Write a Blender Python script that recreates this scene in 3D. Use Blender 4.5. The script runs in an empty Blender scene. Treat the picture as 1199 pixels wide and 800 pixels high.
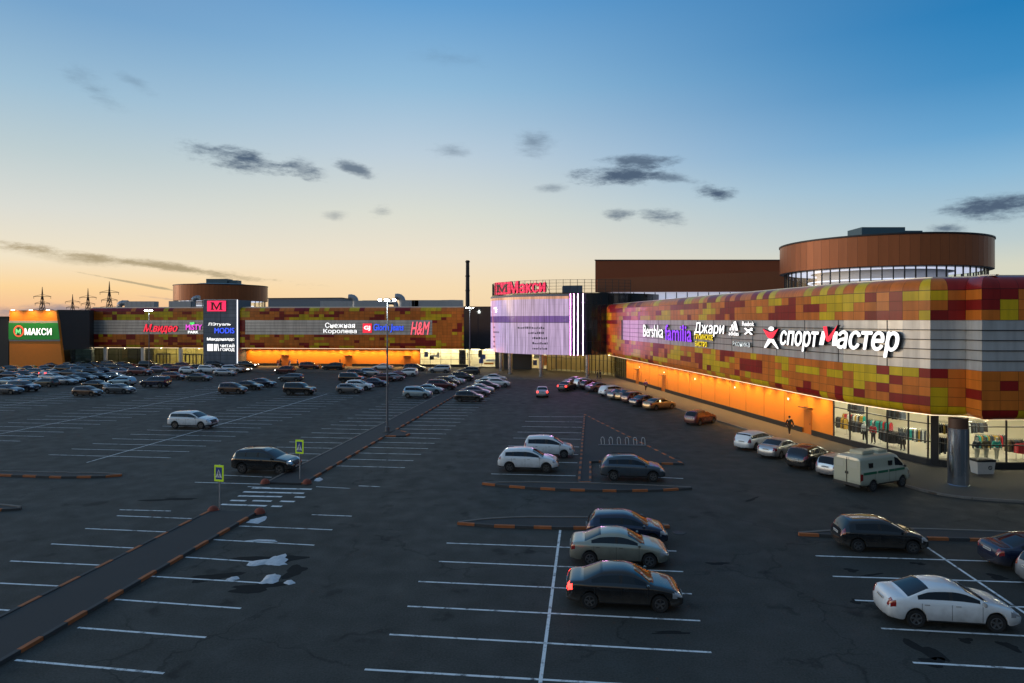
import bpy, bmesh, math, random
from mathutils import Vector, Matrix
R = math.radians
rnd = random.Random(7)
SC = bpy.context.scene
COL = SC.collection

# ---------------------------------------------------------------- camera
F, CX, HOR, CH = 770.0, 599.5, 375.0, 11.0          # focal length in photo pixels, centre column, horizon row, eye height
cam_d = bpy.data.cameras.new('camera')
cam_d.sensor_width = 36.0
cam_d.lens = F / 1199 * 36
cam_d.shift_y = -(400 - HOR) / 1199
cam_d.clip_end = 6000
cam = bpy.data.objects.new('camera', cam_d)
cam.location = (0, 0, CH)
cam.rotation_euler = (R(90), 0, 0)
COL.objects.link(cam)
SC.camera = cam
SC.view_settings.view_transform = 'Standard'
SC.view_settings.look = 'None'
SC.view_settings.exposure = 0.0
SC.view_settings.gamma = 1.0
SC.render.engine = 'CYCLES'
SC.cycles.use_denoising = True
SC.cycles.max_bounces = 6
SC.cycles.transparent_max_bounces = 12
SC.cycles.sample_clamp_indirect = 4.0
try: SC.cycles.use_light_tree = True
except Exception: pass

def lin(r, g, b):
    f = lambda c: (c / 255 / 12.92) if c <= 10 else ((c / 255 + .055) / 1.055) ** 2.4
    return (f(r), f(g), f(b), 1)

# ---------------------------------------------------------------- sky (dusk): elevation ramps blended round the compass, and clouds in direction space
def make_world():
    w = bpy.data.worlds.new('World'); SC.world = w; w.use_nodes = True
    nt = w.node_tree; N = nt.nodes; L = nt.links; N.clear()
    def mth(op, a, b=None, c=None):
        n = N.new('ShaderNodeMath'); n.operation = op
        for i, v in enumerate((a, b, c)):
            if v is None: continue
            if isinstance(v, (int, float)): n.inputs[i].default_value = v
            else: L.new(v, n.inputs[i])
        return n.outputs[0]
    def mrange(v, a, b, c=0, d=1, smooth=True):
        n = N.new('ShaderNodeMapRange'); n.clamp = True
        if smooth: n.interpolation_type = 'SMOOTHSTEP'
        L.new(v, n.inputs[0])
        for i, x in enumerate((a, b, c, d)): n.inputs[i + 1].default_value = x
        return n.outputs[0]
    def mix(f, a, b):
        n = N.new('ShaderNodeMix'); n.data_type = 'RGBA'
        if isinstance(f, (int, float)): n.inputs[0].default_value = f
        else: L.new(f, n.inputs[0])
        for s, v in ((6, a), (7, b)):
            if isinstance(v, tuple): n.inputs[s].default_value = v
            else: L.new(v, n.inputs[s])
        return n.outputs[2]
    def ramp(v, stops):
        n = N.new('ShaderNodeValToRGB'); e = n.color_ramp.elements
        n.color_ramp.interpolation = 'LINEAR'
        while len(e) < len(stops): e.new(.5)
        for k, (p, c) in enumerate(stops):
            e[k].position = p; e[k].color = lin(*c)
        L.new(v, n.inputs[0]); return n.outputs[0]
    tc = N.new('ShaderNodeTexCoord')
    sp = N.new('ShaderNodeSeparateXYZ'); L.new(tc.outputs['Generated'], sp.inputs[0])
    x, y, z = sp.outputs
    az = mth('ARCTAN2', x, y)                       # 0 straight ahead, + to the right
    zc = mth('MAXIMUM', z, 0.0)
    warm = ramp(zc, [(0, (234, 180, 146)), (.02, (246, 198, 150)), (.041, (253, 214, 156)), (.077, (242, 228, 200)), (.138, (219, 220, 212)),
                     (.206, (190, 206, 210)), (.28, (158, 191, 213)), (.37, (118, 164, 204)), (.5, (100, 142, 190)), (.75, (104, 135, 172)), (1, (112, 132, 152))])
    mid = ramp(zc, [(0, (246, 212, 165)), (.05, (247, 221, 180)), (.096, (238, 226, 204)), (.158, (219, 221, 210)), (.243, (188, 206, 219)),
                    (.333, (146, 187, 217)), (.434, (100, 159, 209)), (.6, (95, 138, 185)), (1, (112, 132, 152))])
    cool = ramp(zc, [(0, (225, 214, 182)), (.067, (213, 214, 196)), (.0985, (188, 204, 206)), (.178, (140, 185, 215)), (.227, (100, 163, 208)),
                     (.293, (60, 139, 194)), (.362, (35, 124, 184)), (.5, (60, 118, 172)), (1, (112, 132, 152))])
    east = ramp(zc, [(0, (70, 82, 96)), (.12, (84, 98, 114)), (.3, (84, 108, 132)), (.6, (92, 120, 150)), (1, (112, 132, 152))])
    t1 = mrange(az, R(-36), R(-8)); t2 = mrange(az, R(-11), R(41))
    c = mix(t1, warm, mid); c = mix(t2, c, cool)
    # angle away from the afterglow, wrapped
    te = mrange(mth('COSINE', mth('SUBTRACT', az, R(130))), .06, .95)
    c = mix(te, c, east)
    # the afterglow is strongest beyond the left edge of the picture
    gl = mth('MULTIPLY', mth('MULTIPLY', mrange(az, R(-41), R(-72)), mrange(az, R(-140), R(-104))), mrange(z, .75, .1))
    vm = N.new('ShaderNodeVectorMath'); vm.operation = 'SCALE'; L.new(c, vm.inputs[0]); L.new(mth('MULTIPLY_ADD', gl, 2.4, 1.0), vm.inputs['Scale']); c = vm.outputs[0]
    # clouds
    nz = N.new('ShaderNodeTexNoise'); nz.inputs['Scale'].default_value = 1.0; nz.inputs['Detail'].default_value = 9; nz.inputs['Roughness'].default_value = .72
    mp = N.new('ShaderNodeMapping'); mp.inputs['Scale'].default_value = (13, 13, 42)
    L.new(tc.outputs['Generated'], mp.inputs[0]); L.new(mp.outputs[0], nz.inputs['Vector'])
    nv = nz.outputs[0]
    el = mth('ARCSINE', z)
    def pix(px, py):
        v = Vector((px - CX, F, HOR - py)).normalized()
        return math.atan2(v.x, v.y), math.asin(v.z)
    # px, py, half width px, half height px, slant (down to the right), strength, softness
    CL = [(290, 187, 82, 20, .12, .95, .5), (352, 198, 34, 16, .25, .55, .6), (418, 199, 26, 9, .2, .75, .5), (722, 205, 62, 14, -.02, 1.0, .5), (745, 189, 56, 9, .02, .8, .6), (790, 209, 44, 8, .15, .7, .6), (838, 227, 32, 11, .12, 1.0, .5),
          (722, 253, 26, 10, .05, .75, .6), (775, 255, 34, 12, .12, .75, .6), (625, 168, 30, 20, .25, .55, .8), (530, 177, 30, 12, 0, .45, .8), (112, 105, 40, 18, .4, .45, .9),
          (1168, 242, 88, 20, -.05, 1.0, .5), (1110, 268, 34, 8, .05, .8, .5), (448, 248, 16, 8, 0, .5, .7), (392, 252, 20, 7, 0, .4, .8), (648, 220, 22, 7, 0, .5, .7), (520, 68, 55, 14, 0, .25, 1.0), (160, 98, 30, 10, .4, .3, .9),
          (180, 311, 180, 7, .115, .95, .45), (95, 304, 90, 10, .10, .6, .8), (155, 331, 75, 1.6, .19, .75, .35), (210, 352, 60, 2, .12, .5, .5), (60, 366, 190, 11, 0, .8, .55)]
    for (px, py, hw, hh, sl, st, so) in CL:
        a0, e0 = pix(px, py)
        a1, _ = pix(px + hw, py); _, e1 = pix(px, py - hh)
        du = mth('SUBTRACT', az, a0); dv = mth('SUBTRACT', el, e0)
        dv = mth('ADD', dv, mth('MULTIPLY', du, sl))
        u = mth('MULTIPLY', du, 1 / (a1 - a0)); v = mth('MULTIPLY', dv, 1 / (e1 - e0))
        r = mth('SQRT', mth('ADD', mth('MULTIPLY', u, u), mth('MULTIPLY', v, v)))
        m = mth('ADD', mth('SUBTRACT', 1.0, r), mth('MULTIPLY', mth('SUBTRACT', nv, .5), 3.0))
        m = mth('MULTIPLY', mrange(m, .0, .2 + so * 1.5), min(st * 1.1, 1.0))
        m = mth('MULTIPLY', m, mrange(r, 2.0, 1.1))
        colr = lin(80, 98, 120) if py < 290 else (lin(176, 160, 128) if py < 350 else lin(150, 140, 148))
        c = mix(m, c, colr)
    bg = N.new('ShaderNodeBackground'); bg.inputs[1].default_value = 1.0
    L.new(c, bg.inputs[0])
    # the physical sky adds the faint scatter of a sun at the horizon
    sky = N.new('ShaderNodeTexSky'); sky.sky_type = 'NISHITA'; sky.sun_disc = False
    sky.sun_elevation = R(1.0); sky.sun_rotation = R(-76)
    bg2 = N.new('ShaderNodeBackground'); bg2.inputs[1].default_value = 0.001
    L.new(sky.outputs[0], bg2.inputs[0])
    ad = N.new('ShaderNodeAddShader'); L.new(bg.outputs[0], ad.inputs[0]); L.new(bg2.outputs[0], ad.inputs[1])
    out = N.new('ShaderNodeOutputWorld'); L.new(ad.outputs[0], out.inputs[0])
make_world()

# the last afterglow of a sun at the horizon, left ahead
sun_d = bpy.data.lights.new('sun', 'SUN'); sun_d.energy = .30; sun_d.angle = R(16); sun_d.color = (1, .72, .45)
sun = bpy.data.objects.new('sun', sun_d); COL.objects.link(sun)
_sd = Vector((math.sin(R(-76)) * math.cos(R(6)), math.cos(R(-76)) * math.cos(R(6)), math.sin(R(6))))
sun.rotation_euler = (-_sd).to_track_quat('-Z', 'Y').to_euler(); sun.location = (-60, 30, 40)

# ---------------------------------------------------------------- helpers
def G(px, py, z=0.0):
    d = F * (CH - z) / (py - HOR)
    return Vector(((px - CX) * d / F, d, z))
def at(px, Y): return (px - CX) * Y / F
def Zp(py, Y): return CH - (py - HOR) / F * Y

def tag(o, label=None, cat=None, group=None, kind=None):
    if label: o['label'] = label
    if cat: o['category'] = cat
    if group: o['group'] = group
    if kind: o['kind'] = kind
    return o
def empty(name, loc=(0, 0, 0), rz=0.0, label=None, cat=None, group=None, parent=None):
    o = bpy.data.objects.new(name, None); COL.objects.link(o)
    o.location = loc; o.rotation_euler = (0, 0, rz); o.empty_display_size = .3
    if parent: o.parent = parent
    return tag(o, label, cat, group)
def link(name, mesh, parent=None, loc=None, rz=None):
    o = bpy.data.objects.new(name, mesh); COL.objects.link(o)
    if parent: o.parent = parent
    if loc is not None: o.location = loc
    if rz is not None: o.rotation_euler = (0, 0, rz)
    return o

class MB:
    """collects polygons; build() links them as one mesh object"""
    def __init__(s): s.v = []; s.f = []; s.m = []; s.uv = {}
    def face(s, pts, m=0, uv=None):
        b = len(s.v); s.v += [tuple(p) for p in pts]; s.f.append(list(range(b, b + len(pts)))); s.m.append(m)
        if uv: s.uv[len(s.f) - 1] = uv
        return s
    def raw(s, vs, fs, m=0):
        b = len(s.v); s.v += [tuple(p) for p in vs]
        for f in fs: s.f.append([b + i for i in f]); s.m.append(m)
        return s
    def box(s, c, size, rz=0.0, m=0, rot=None):
        hx, hy, hz = (q / 2 for q in size); M = rot if rot is not None else Matrix.Rotation(rz, 3, 'Z'); c = Vector(c)
        vs = [c + M @ Vector((a * hx, b * hy, d * hz)) for d in (-1, 1) for a, b in ((-1, -1), (1, -1), (1, 1), (-1, 1))]
        return s.raw(vs, [(3, 2, 1, 0), (4, 5, 6, 7), (0, 1, 5, 4), (1, 2, 6, 5), (2, 3, 7, 6), (3, 0, 4, 7)], m)
    def bar(s, a, b, w, h=None, m=0):
        a = Vector(a); b = Vector(b); d = b - a; h = h or w
        q = d.to_track_quat('X', 'Z').to_matrix()
        return s.box((a + b) / 2, (d.length, w, h), rot=q, m=m)
    def prism(s, poly, z0, z1, m=0, mt=None):
        n = len(poly); vs = [(p[0], p[1], z0) for p in poly] + [(p[0], p[1], z1) for p in poly]
        s.raw(vs, [(i, (i + 1) % n, n + (i + 1) % n, n + i) for i in range(n)], m)
        s.raw(vs, [list(range(n))[::-1]], m)
        return s.raw(vs, [list(range(n, 2 * n))], m if mt is None else mt)
    def tube(s, pts, r, n=8, m=0, cap=True):
        pts = [Vector(p) for p in pts]; vs = []
        rr = r if isinstance(r, (list, tuple)) else [r] * len(pts)
        for i, p in enumerate(pts):
            d = (pts[min(i + 1, len(pts) - 1)] - pts[max(i - 1, 0)]).normalized()
            up = Vector((0, 0, 1)) if abs(d.z) < .95 else Vector((1, 0, 0))
            a = d.cross(up).normalized(); b = d.cross(a)
            vs += [p + (a * math.cos(2 * math.pi * k / n) + b * math.sin(2 * math.pi * k / n)) * rr[i] for k in range(n)]
        fs = [(i * n + k, i * n + (k + 1) % n, (i + 1) * n + (k + 1) % n, (i + 1) * n + k) for i in range(len(pts) - 1) for k in range(n)]
        if cap: fs += [list(range(n))[::-1], list(range((len(pts) - 1) * n, len(pts) * n))]
        return s.raw(vs, fs, m)
    def lathe(s, prof, n=24, c=(0, 0, 0), axis='Z', m=0):
        vs = []; c = Vector(c)
        for (r, h) in prof:
            for k in range(n):
                a = 2 * math.pi * k / n
                p = Vector((r * math.cos(a), r * math.sin(a), h))
                if axis == 'Y': p = Vector((p.x, h, p.y))
                vs.append(c + p)
        fs = [(i * n + k, i * n + (k + 1) % n, (i + 1) * n + (k + 1) % n, (i + 1) * n + k) for i in range(len(prof) - 1) for k in range(n)]
        return s.raw(vs, fs, m)
    def mesh(s, name, mats, smooth=None):
        me = bpy.data.meshes.new(name); me.from_pydata(s.v, [], s.f)
        for x in (mats if isinstance(mats, (list, tuple)) else [mats]): me.materials.append(x)
        me.polygons.foreach_set('material_index', s.m)
        if s.uv:
            ul = me.uv_layers.new(name='UVMap')
            for fi, uvs in s.uv.items():
                for li, uvc in zip(me.polygons[fi].loop_indices, uvs): ul.data[li].uv = uvc
        bm = bmesh.new(); bm.from_mesh(me); bmesh.ops.recalc_face_normals(bm, faces=bm.faces)
        if s.uv is None: bmesh.ops.remove_doubles(bm, verts=bm.verts, dist=1e-5)
        bm.to_mesh(me); bm.free()
        if smooth is not None:
            me.polygons.foreach_set('use_smooth', [True] * len(me.polygons))
            me.set_sharp_from_angle(angle=R(smooth))
        me.update(); return me
    def build(s, name, mats, parent=None, smooth=None, loc=None, rz=None):
        return link(name, s.mesh(name, mats, smooth), parent, loc, rz)

_tmp = 0
def eval_mesh(ob, name):
    dg = bpy.context.evaluated_depsgraph_get()
    me = bpy.data.meshes.new_from_object(ob.evaluated_get(dg), preserve_all_data_layers=True, depsgraph=dg)
    me.name = name; return me

# ---------------------------------------------------------------- materials
MATS = {}
def pbr(name, col, rough=.5, metal=0.0, emit=None, es=0.0, var=0.0, vscale=3.0, coat=0.0, bump=0.0, bscale=40.0, stretch=None, spec=None):
    if name in MATS: return MATS[name]
    m = bpy.data.materials.new(name); m.use_nodes = True; MATS[name] = m
    nt = m.node_tree; N = nt.nodes; L = nt.links; b = N['Principled BSDF']
    col = tuple(col)[:3] + (1,)
    b.inputs['Base Color'].default_value = col; b.inputs['Roughness'].default_value = rough; b.inputs['Metallic'].default_value = metal
    if spec is not None: b.inputs['Specular IOR Level'].default_value = spec
    if coat: b.inputs['Coat Weight'].default_value = coat; b.inputs['Coat Roughness'].default_value = .06
    if emit is not None:
        b.inputs['Emission Color'].default_value = tuple(emit)[:3] + (1,); b.inputs['Emission Strength'].default_value = es
    if var or bump:
        tc = N.new('ShaderNodeTexCoord'); vec = tc.outputs['Object']
        if stretch:
            mp = N.new('ShaderNodeMapping'); mp.inputs['Scale'].default_value = stretch; L.new(vec, mp.inputs[0]); vec = mp.outputs[0]
    if var:
        nz = N.new('ShaderNodeTexNoise'); nz.inputs['Scale'].default_value = vscale; nz.inputs['Detail'].default_value = 5; L.new(vec, nz.inputs['Vector'])
        hs = N.new('ShaderNodeMix'); hs.data_type = 'RGBA'
        hs.inputs[6].default_value = tuple(c * (1 - var) for c in col[:3]) + (1,); hs.inputs[7].default_value = tuple(min(1, c * (1 + var)) for c in col[:3]) + (1,)
        L.new(nz.outputs[0], hs.inputs[0]); L.new(hs.outputs[2], b.inputs['Base Color'])
        rr = N.new('ShaderNodeMapRange'); rr.inputs[3].default_value = max(0, rough - .1); rr.inputs[4].default_value = min(1, rough + .12)
        L.new(nz.outputs[0], rr.inputs[0]); L.new(rr.outputs[0], b.inputs['Roughness'])
    if bump:
        n2 = N.new('ShaderNodeTexNoise'); n2.inputs['Scale'].default_value = bscale; n2.inputs['Detail'].default_value = 3; L.new(vec, n2.inputs['Vector'])
        bp = N.new('ShaderNodeBump'); bp.inputs['Strength'].default_value = bump; bp.inputs['Distance'].default_value = .02
        L.new(n2.outputs[0], bp.inputs['Height']); L.new(bp.outputs[0], b.inputs['Normal'])
    return m
def glow(name, col, s): return pbr(name, col, .4, emit=col, es=s)
def glass(name, tint=(.9, .95, .92), refl=.05, dark=0.0):
    """thin pane: see-through plus a mirror-like share"""
    if name in MATS: return MATS[name]
    m = bpy.data.materials.new(name); m.use_nodes = True; MATS[name] = m
    N = m.node_tree.nodes; L = m.node_tree.links; N.clear()
    t = N.new('ShaderNodeBsdfTransparent'); t.inputs[0].default_value = tint + (1,)
    g = N.new('ShaderNodeBsdfGlossy'); g.inputs['Roughness'].default_value = .03
    fr = N.new('ShaderNodeLayerWeight'); fr.inputs[0].default_value = .5
    pw = N.new('ShaderNodeMath'); pw.operation = 'POWER'; pw.inputs[1].default_value = 5; L.new(fr.outputs['Facing'], pw.inputs[0])
    mr = N.new('ShaderNodeMath'); mr.operation = 'MULTIPLY_ADD'; mr.inputs[1].default_value = .9 - refl; mr.inputs[2].default_value = .03 + refl; L.new(pw.outputs[0], mr.inputs[0])
    x = N.new('ShaderNodeMixShader'); L.new(mr.outputs[0], x.inputs[0]); L.new(t.outputs[0], x.inputs[1]); L.new(g.outputs[0], x.inputs[2])
    o = N.new('ShaderNodeOutputMaterial'); L.new(x.outputs[0], o.inputs[0]); return m

def tile_mat(name, col, rough=.3, seam=.022, metal=0.0, var=.13, coat=.04, streak=.80):
    """a cladding panel: UV 0..1 per panel, dark joint round it, slight panel to panel difference"""
    if name in MATS: return MATS[name]
    m = bpy.data.materials.new(name); m.use_nodes = True; MATS[name] = m
    nt = m.node_tree; N = nt.nodes; L = nt.links; b = N['Principled BSDF']
    b.inputs['Roughness'].default_value = rough; b.inputs['Metallic'].default_value = metal; b.inputs['Specular IOR Level'].default_value = .28; b.inputs['Coat Weight'].default_value = coat; b.inputs['Coat Roughness'].default_value = .15
    uv = N.new('ShaderNodeUVMap'); sp = N.new('ShaderNodeSeparateXYZ'); L.new(uv.outputs[0], sp.inputs[0])
    def mth(op, a, bb):
        n = N.new('ShaderNodeMath'); n.operation = op
        for i, v in enumerate((a, bb)):
            if isinstance(v, (int, float)): n.inputs[i].default_value = v
            else: L.new(v, n.inputs[i])
        return n.outputs[0]
    ex = mth('SUBTRACT', .5, mth('ABSOLUTE', mth('SUBTRACT', sp.outputs[0], .5), 0)); ey = mth('SUBTRACT', .5, mth('ABSOLUTE', mth('SUBTRACT', sp.outputs[1], .5), 0))
    e = mth('LESS_THAN', mth('MINIMUM', mth('MULTIPLY', ex, 1.6), ey), seam)
    g = N.new('ShaderNodeNewGeometry')
    mr = N.new('ShaderNodeMapRange'); L.new(g.outputs['Random Per Island'], mr.inputs[0]); mr.inputs[3].default_value = 1 - var; mr.inputs[4].default_value = 1 + var
    hv = N.new('ShaderNodeHueSaturation'); hv.inputs['Color'].default_value = tuple(col) + (1,); L.new(mr.outputs[0], hv.inputs['Value'])
    mx = N.new('ShaderNodeMix'); mx.data_type = 'RGBA'; L.new(e, mx.inputs[0]); L.new(hv.outputs[0], mx.inputs[6]); mx.inputs[7].default_value = tuple(c * .38 for c in col) + (1,)
    L.new(mx.outputs[2], b.inputs['Base Color'])
    # weather streaks down the sheets, and sheets that are not quite flat
    tc = N.new('ShaderNodeTexCoord'); mp = N.new('ShaderNodeMapping'); mp.inputs['Scale'].default_value = (1.6, 1.6, .22); L.new(tc.outputs['Object'], mp.inputs[0])
    nz = N.new('ShaderNodeTexNoise'); nz.inputs['Scale'].default_value = 1.0; nz.inputs['Detail'].default_value = 6; L.new(mp.outputs[0], nz.inputs['Vector'])
    dr = N.new('ShaderNodeMapRange'); dr.inputs[1].default_value = .32; dr.inputs[2].default_value = .62; dr.inputs[3].default_value = streak; dr.inputs[4].default_value = 1.06; L.new(nz.outputs[0], dr.inputs[0])
    L.new(mth('MULTIPLY', mr.outputs[0], dr.outputs[0]), hv.inputs['Value'])
    wn = N.new('ShaderNodeTexNoise'); wn.inputs['Scale'].default_value = 1.1; wn.inputs['Detail'].default_value = 1; L.new(tc.outputs['Object'], wn.inputs['Vector'])
    b2 = N.new('ShaderNodeBump'); b2.inputs['Strength'].default_value = .12; b2.inputs['Distance'].default_value = .08; L.new(wn.outputs[0], b2.inputs['Height'])
    bp = N.new('ShaderNodeBump'); bp.inputs['Strength'].default_value = .25; bp.inputs['Distance'].default_value = .02; bp.invert = True
    L.new(e, bp.inputs['Height']); L.new(b2.outputs[0], bp.inputs['Normal']); L.new(bp.outputs[0], b.inputs['Normal'])
    return m

def asphalt():
    m = bpy.data.materials.new('asphalt'); m.use_nodes = True; nt = m.node_tree; N = nt.nodes; L = nt.links; b = N['Principled BSDF']
    tc = N.new('ShaderNodeTexCoord')
    def noise(sc, det=4, stretch=None):
        n = N.new('ShaderNodeTexNoise'); n.inputs['Scale'].default_value = sc; n.inputs['Detail'].default_value = det
        v = tc.outputs['Object']
        if stretch:
            mp = N.new('ShaderNodeMapping'); mp.inputs['Scale'].default_value = stretch; mp.inputs['Rotation'].default_value = (0, 0, R(6.4)); L.new(v, mp.inputs[0]); v = mp.outputs[0]
        L.new(v, n.inputs['Vector']); return n.outputs[0]
    def ramp(v, a, b_, lo, hi):
        n = N.new('ShaderNodeMapRange'); L.new(v, n.inputs[0])
        for i, x in enumerate((a, b_, lo, hi)): n.inputs[i + 1].default_value = x
        return n.outputs[0]
    def mul(a, b_):
        n = N.new('ShaderNodeMath'); n.operation = 'MULTIPLY'; L.new(a, n.inputs[0])
        if isinstance(b_, float): n.inputs[1].default_value = b_
        else: L.new(b_, n.inputs[1])
        return n.outputs[0]
    big = ramp(noise(.05, 5), .3, .7, .84, 1.16)
    lanes = ramp(noise(1.0, 3, (.35, .03, 1)), .35, .65, .92, 1.08)
    grit = ramp(noise(14, 3), .3, .7, .72, 1.28)
    spots = ramp(noise(.5, 3), .63, .70, 1.0, .5)          # oil and damp patches
    wide = ramp(noise(.22, 6), .30, .36, .72, 1.0)
    vo = N.new('ShaderNodeTexVoronoi'); vo.feature = 'DISTANCE_TO_EDGE'; vo.inputs['Scale'].default_value = .16
    wob = N.new('ShaderNodeTexNoise'); wob.inputs['Scale'].default_value = .9; wob.inputs['Detail'].default_value = 6; L.new(tc.outputs['Object'], wob.inputs['Vector'])
    wv = N.new('ShaderNodeVectorMath'); wv.operation = 'MULTIPLY_ADD'; L.new(wob.outputs['Color'], wv.inputs[0]); wv.inputs[1].default_value = (2.2, 2.2, 0); L.new(tc.outputs['Object'], wv.inputs[2]); L.new(wv.outputs[0], vo.inputs['Vector'])
    crack = ramp(vo.outputs['Distance'], .003, .012, 0.0, 1.0)                       # fine settled cracks, only here and there
    where = ramp(noise(.12, 3), .50, .56, 1.0, 0.0)
    mx2 = N.new('ShaderNodeMath'); mx2.operation = 'MAXIMUM'; L.new(crack, mx2.inputs[0]); L.new(where, mx2.inputs[1])
    crk = ramp(mx2.outputs[0], 0, 1, .6, 1.0)
    v = mul(mul(mul(mul(mul(big, lanes), grit), spots), wide), crk)
    mx = N.new('ShaderNodeMix'); mx.data_type = 'RGBA'; mx.blend_type = 'MULTIPLY'; mx.inputs[0].default_value = 1; mx.inputs[6].default_value = (.054, .0525, .0455, 1)
    cb = N.new('ShaderNodeCombineColor')
    for i in range(3): L.new(v, cb.inputs[i])
    L.new(cb.outputs[0], mx.inputs[7]); L.new(mx.outputs[2], b.inputs['Base Color'])
    L.new(ramp(noise(.8, 4), .3, .7, .62, .85), b.inputs['Roughness'])
    b.inputs['Specular IOR Level'].default_value = .22
    bp = N.new('ShaderNodeBump'); bp.inputs['Strength'].default_value = .35; bp.inputs['Distance'].default_value = .01
    L.new(noise(60, 2), bp.inputs['Height']); L.new(bp.outputs[0], b.inputs['Normal'])
    return m

def paint_mat():
    """worn road paint: bare asphalt shows through in patches"""
    m = bpy.data.materials.new('road_paint'); m.use_nodes = True; nt = m.node_tree; N = nt.nodes; L = nt.links; b = N['Principled BSDF']
    tc = N.new('ShaderNodeTexCoord'); n = N.new('ShaderNodeTexNoise'); n.inputs['Scale'].default_value = 2.2; n.inputs['Detail'].default_value = 8; n.inputs['Roughness'].default_value = .75
    L.new(tc.outputs['Object'], n.inputs['Vector'])
    mr = N.new('ShaderNodeMapRange'); mr.inputs[1].default_value = .36; mr.inputs[2].default_value = .49; L.new(n.outputs[0], mr.inputs[0])
    mx = N.new('ShaderNodeMix'); mx.data_type = 'RGBA'; mx.inputs[6].default_value = (.09, .09, .09, 1); mx.inputs[7].default_value = (.80, .81, .80, 1)
    L.new(mr.outputs[0], mx.inputs[0]); L.new(mx.outputs[2], b.inputs['Base Color']); b.inputs['Roughness'].default_value = .7
    return m

M_ASPH = asphalt(); M_PAINT = paint_mat()
M_PAVE = pbr('paving', (.09, .074, .055), .8, var=.25, vscale=.8, bump=.3)
M_WALK = pbr('walkway_asphalt', (.034, .034, .034), .85, var=.25, vscale=1.2, bump=.3, bscale=50)
M_KERB_O = pbr('kerb_orange', (.40, .12, .035), .75, var=.35, vscale=2.5)
M_KERB_D = pbr('kerb_dark', (.055, .055, .055), .8, var=.3, vscale=2.5)
M_KERB_G = pbr('kerb_concrete', (.17, .15, .13), .85, var=.3, vscale=2)
T_OR = tile_mat('cladding_orange', (.66, .175, .022)); T_RD = tile_mat('cladding_red', (.28, .015, .012)); T_YE = tile_mat('cladding_yellow', (.68, .45, .012))
T_GREY = tile_mat('cladding_grey', (.58, .58, .56), rough=.30, seam=.006, metal=.4, var=.05)
M_DARK = pbr('dark_metal', (.03, .03, .033), .45, metal=.4)
M_BLACK = pbr('black_plinth', (.012, .012, .013), .5)
M_DGLASS = pbr('dark_glass_cladding', (.008, .012, .016), .07, spec=.6)
M_ROOF = pbr('roof_membrane', (.16, .16, .16), .85, var=.2, vscale=.3)
M_ORW = pbr('orange_wall_paint', (.75, .23, .014), .5, var=.08, vscale=1.5)
M_STEEL = pbr('polished_steel', (.62, .64, .68), .18, metal=1.0, var=.1, vscale=2)
M_GALV = pbr('galvanised_steel', (.36, .38, .40), .45, metal=.6, var=.15, vscale=1.2)
M_BROWN = pbr('brown_cladding', (.35, .088, .026), .45, metal=.15, var=.1, vscale=.4)
M_WHITEP = pbr('white_plaster', (.72, .70, .66), .7)
M_LED = glow('led_strip', (1, .80, .52), 1.5)
M_ROOMW = pbr('shop_wall_cream', (.78, .72, .58), .8)
M_GLASS = glass('shop_glass')
M_GLASSD = glass('tinted_shop_glass', (.42, .46, .42), .08)
M_FRAME = pbr('window_frame', (.02, .02, .022), .4, metal=.3)

def lamp(name, kind, loc, energy, col, parent=None, size=.2, spot=100, blend=1.0, rot=None):
    d = bpy.data.lights.new(name, kind); d.energy = energy; d.color = col
    if kind == 'SPOT': d.spot_size = R(spot); d.spot_blend = blend; d.shadow_soft_size = size
    elif kind == 'AREA': d.size = size
    else: d.shadow_soft_size = size
    o = bpy.data.objects.new(name, d); COL.objects.link(o); o.location = loc
    if rot: o.rotation_euler = rot
    if parent: o.parent = parent
    return o

# text as a mesh fitted into w x h, in a local frame (x along, y up, z out); heavier strokes come from shifted copies, each a hair in front of the last
def text_mesh(body, w, h, depth=.08, bold=0.0, shear=0.0, mats=None, name='lettering'):
    cu = bpy.data.curves.new('lettering_curve', 'FONT'); cu.body = body; cu.size = 1; cu.extrude = .05; cu.shear = shear; cu.resolution_u = 4
    cu.fill_mode = 'BOTH'
    o = bpy.data.objects.new('lettering_temp', cu); COL.objects.link(o)
    me = eval_mesh(o, name); bpy.data.objects.remove(o); bpy.data.curves.remove(cu)
    base = [v.co.copy() for v in me.vertices]; faces = [list(p.vertices) for p in me.polygons]; bpy.data.meshes.remove(me)
    shifts = [(0, 0)] if not bold else [(-bold, 0), (bold, 0), (0, bold * .5), (0, -bold * .5), (0, 0)]
    vs, fs = [], []
    for k, (dx, dy) in enumerate(shifts):
        q = len(vs); vs += [(p.x + dx, p.y + dy, (p.z + .05) / .1 * depth + .003 * k) for p in base]; fs += [[q + i for i in f] for f in faces]
    x0, x1 = min(v[0] for v in vs), max(v[0] for v in vs); y0, y1 = min(v[1] for v in vs), max(v[1] for v in vs)
    me = bpy.data.meshes.new(name); me.from_pydata([((x - x0) / (x1 - x0) * w, (y - y0) / (y1 - y0) * h, z) for x, y, z in vs], [], fs)
    for m in mats: me.materials.append(m)
    if len(mats) > 1:
        for p in me.polygons: p.material_index = 0 if p.normal.z > .7 else 1
    return me
def frame_matrix(p, tx, nx):
    """local x = along the wall, y = up, z = out of the wall"""
    return Matrix(((tx[0], 0, nx[0], p[0]), (tx[1], 0, nx[1], p[1]), (0, 1, 0, p[2]), (0, 0, 0, 1)))

# ================================================================ SETTING: ground, paving, kerbs, markings
gb = MB(); gb.face([(-1500, -400, 0), (1500, -400, 0), (1500, 3000, 0), (-1500, 3000, 0)])
tag(gb.build('ground', M_ASPH), kind='structure')

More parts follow.
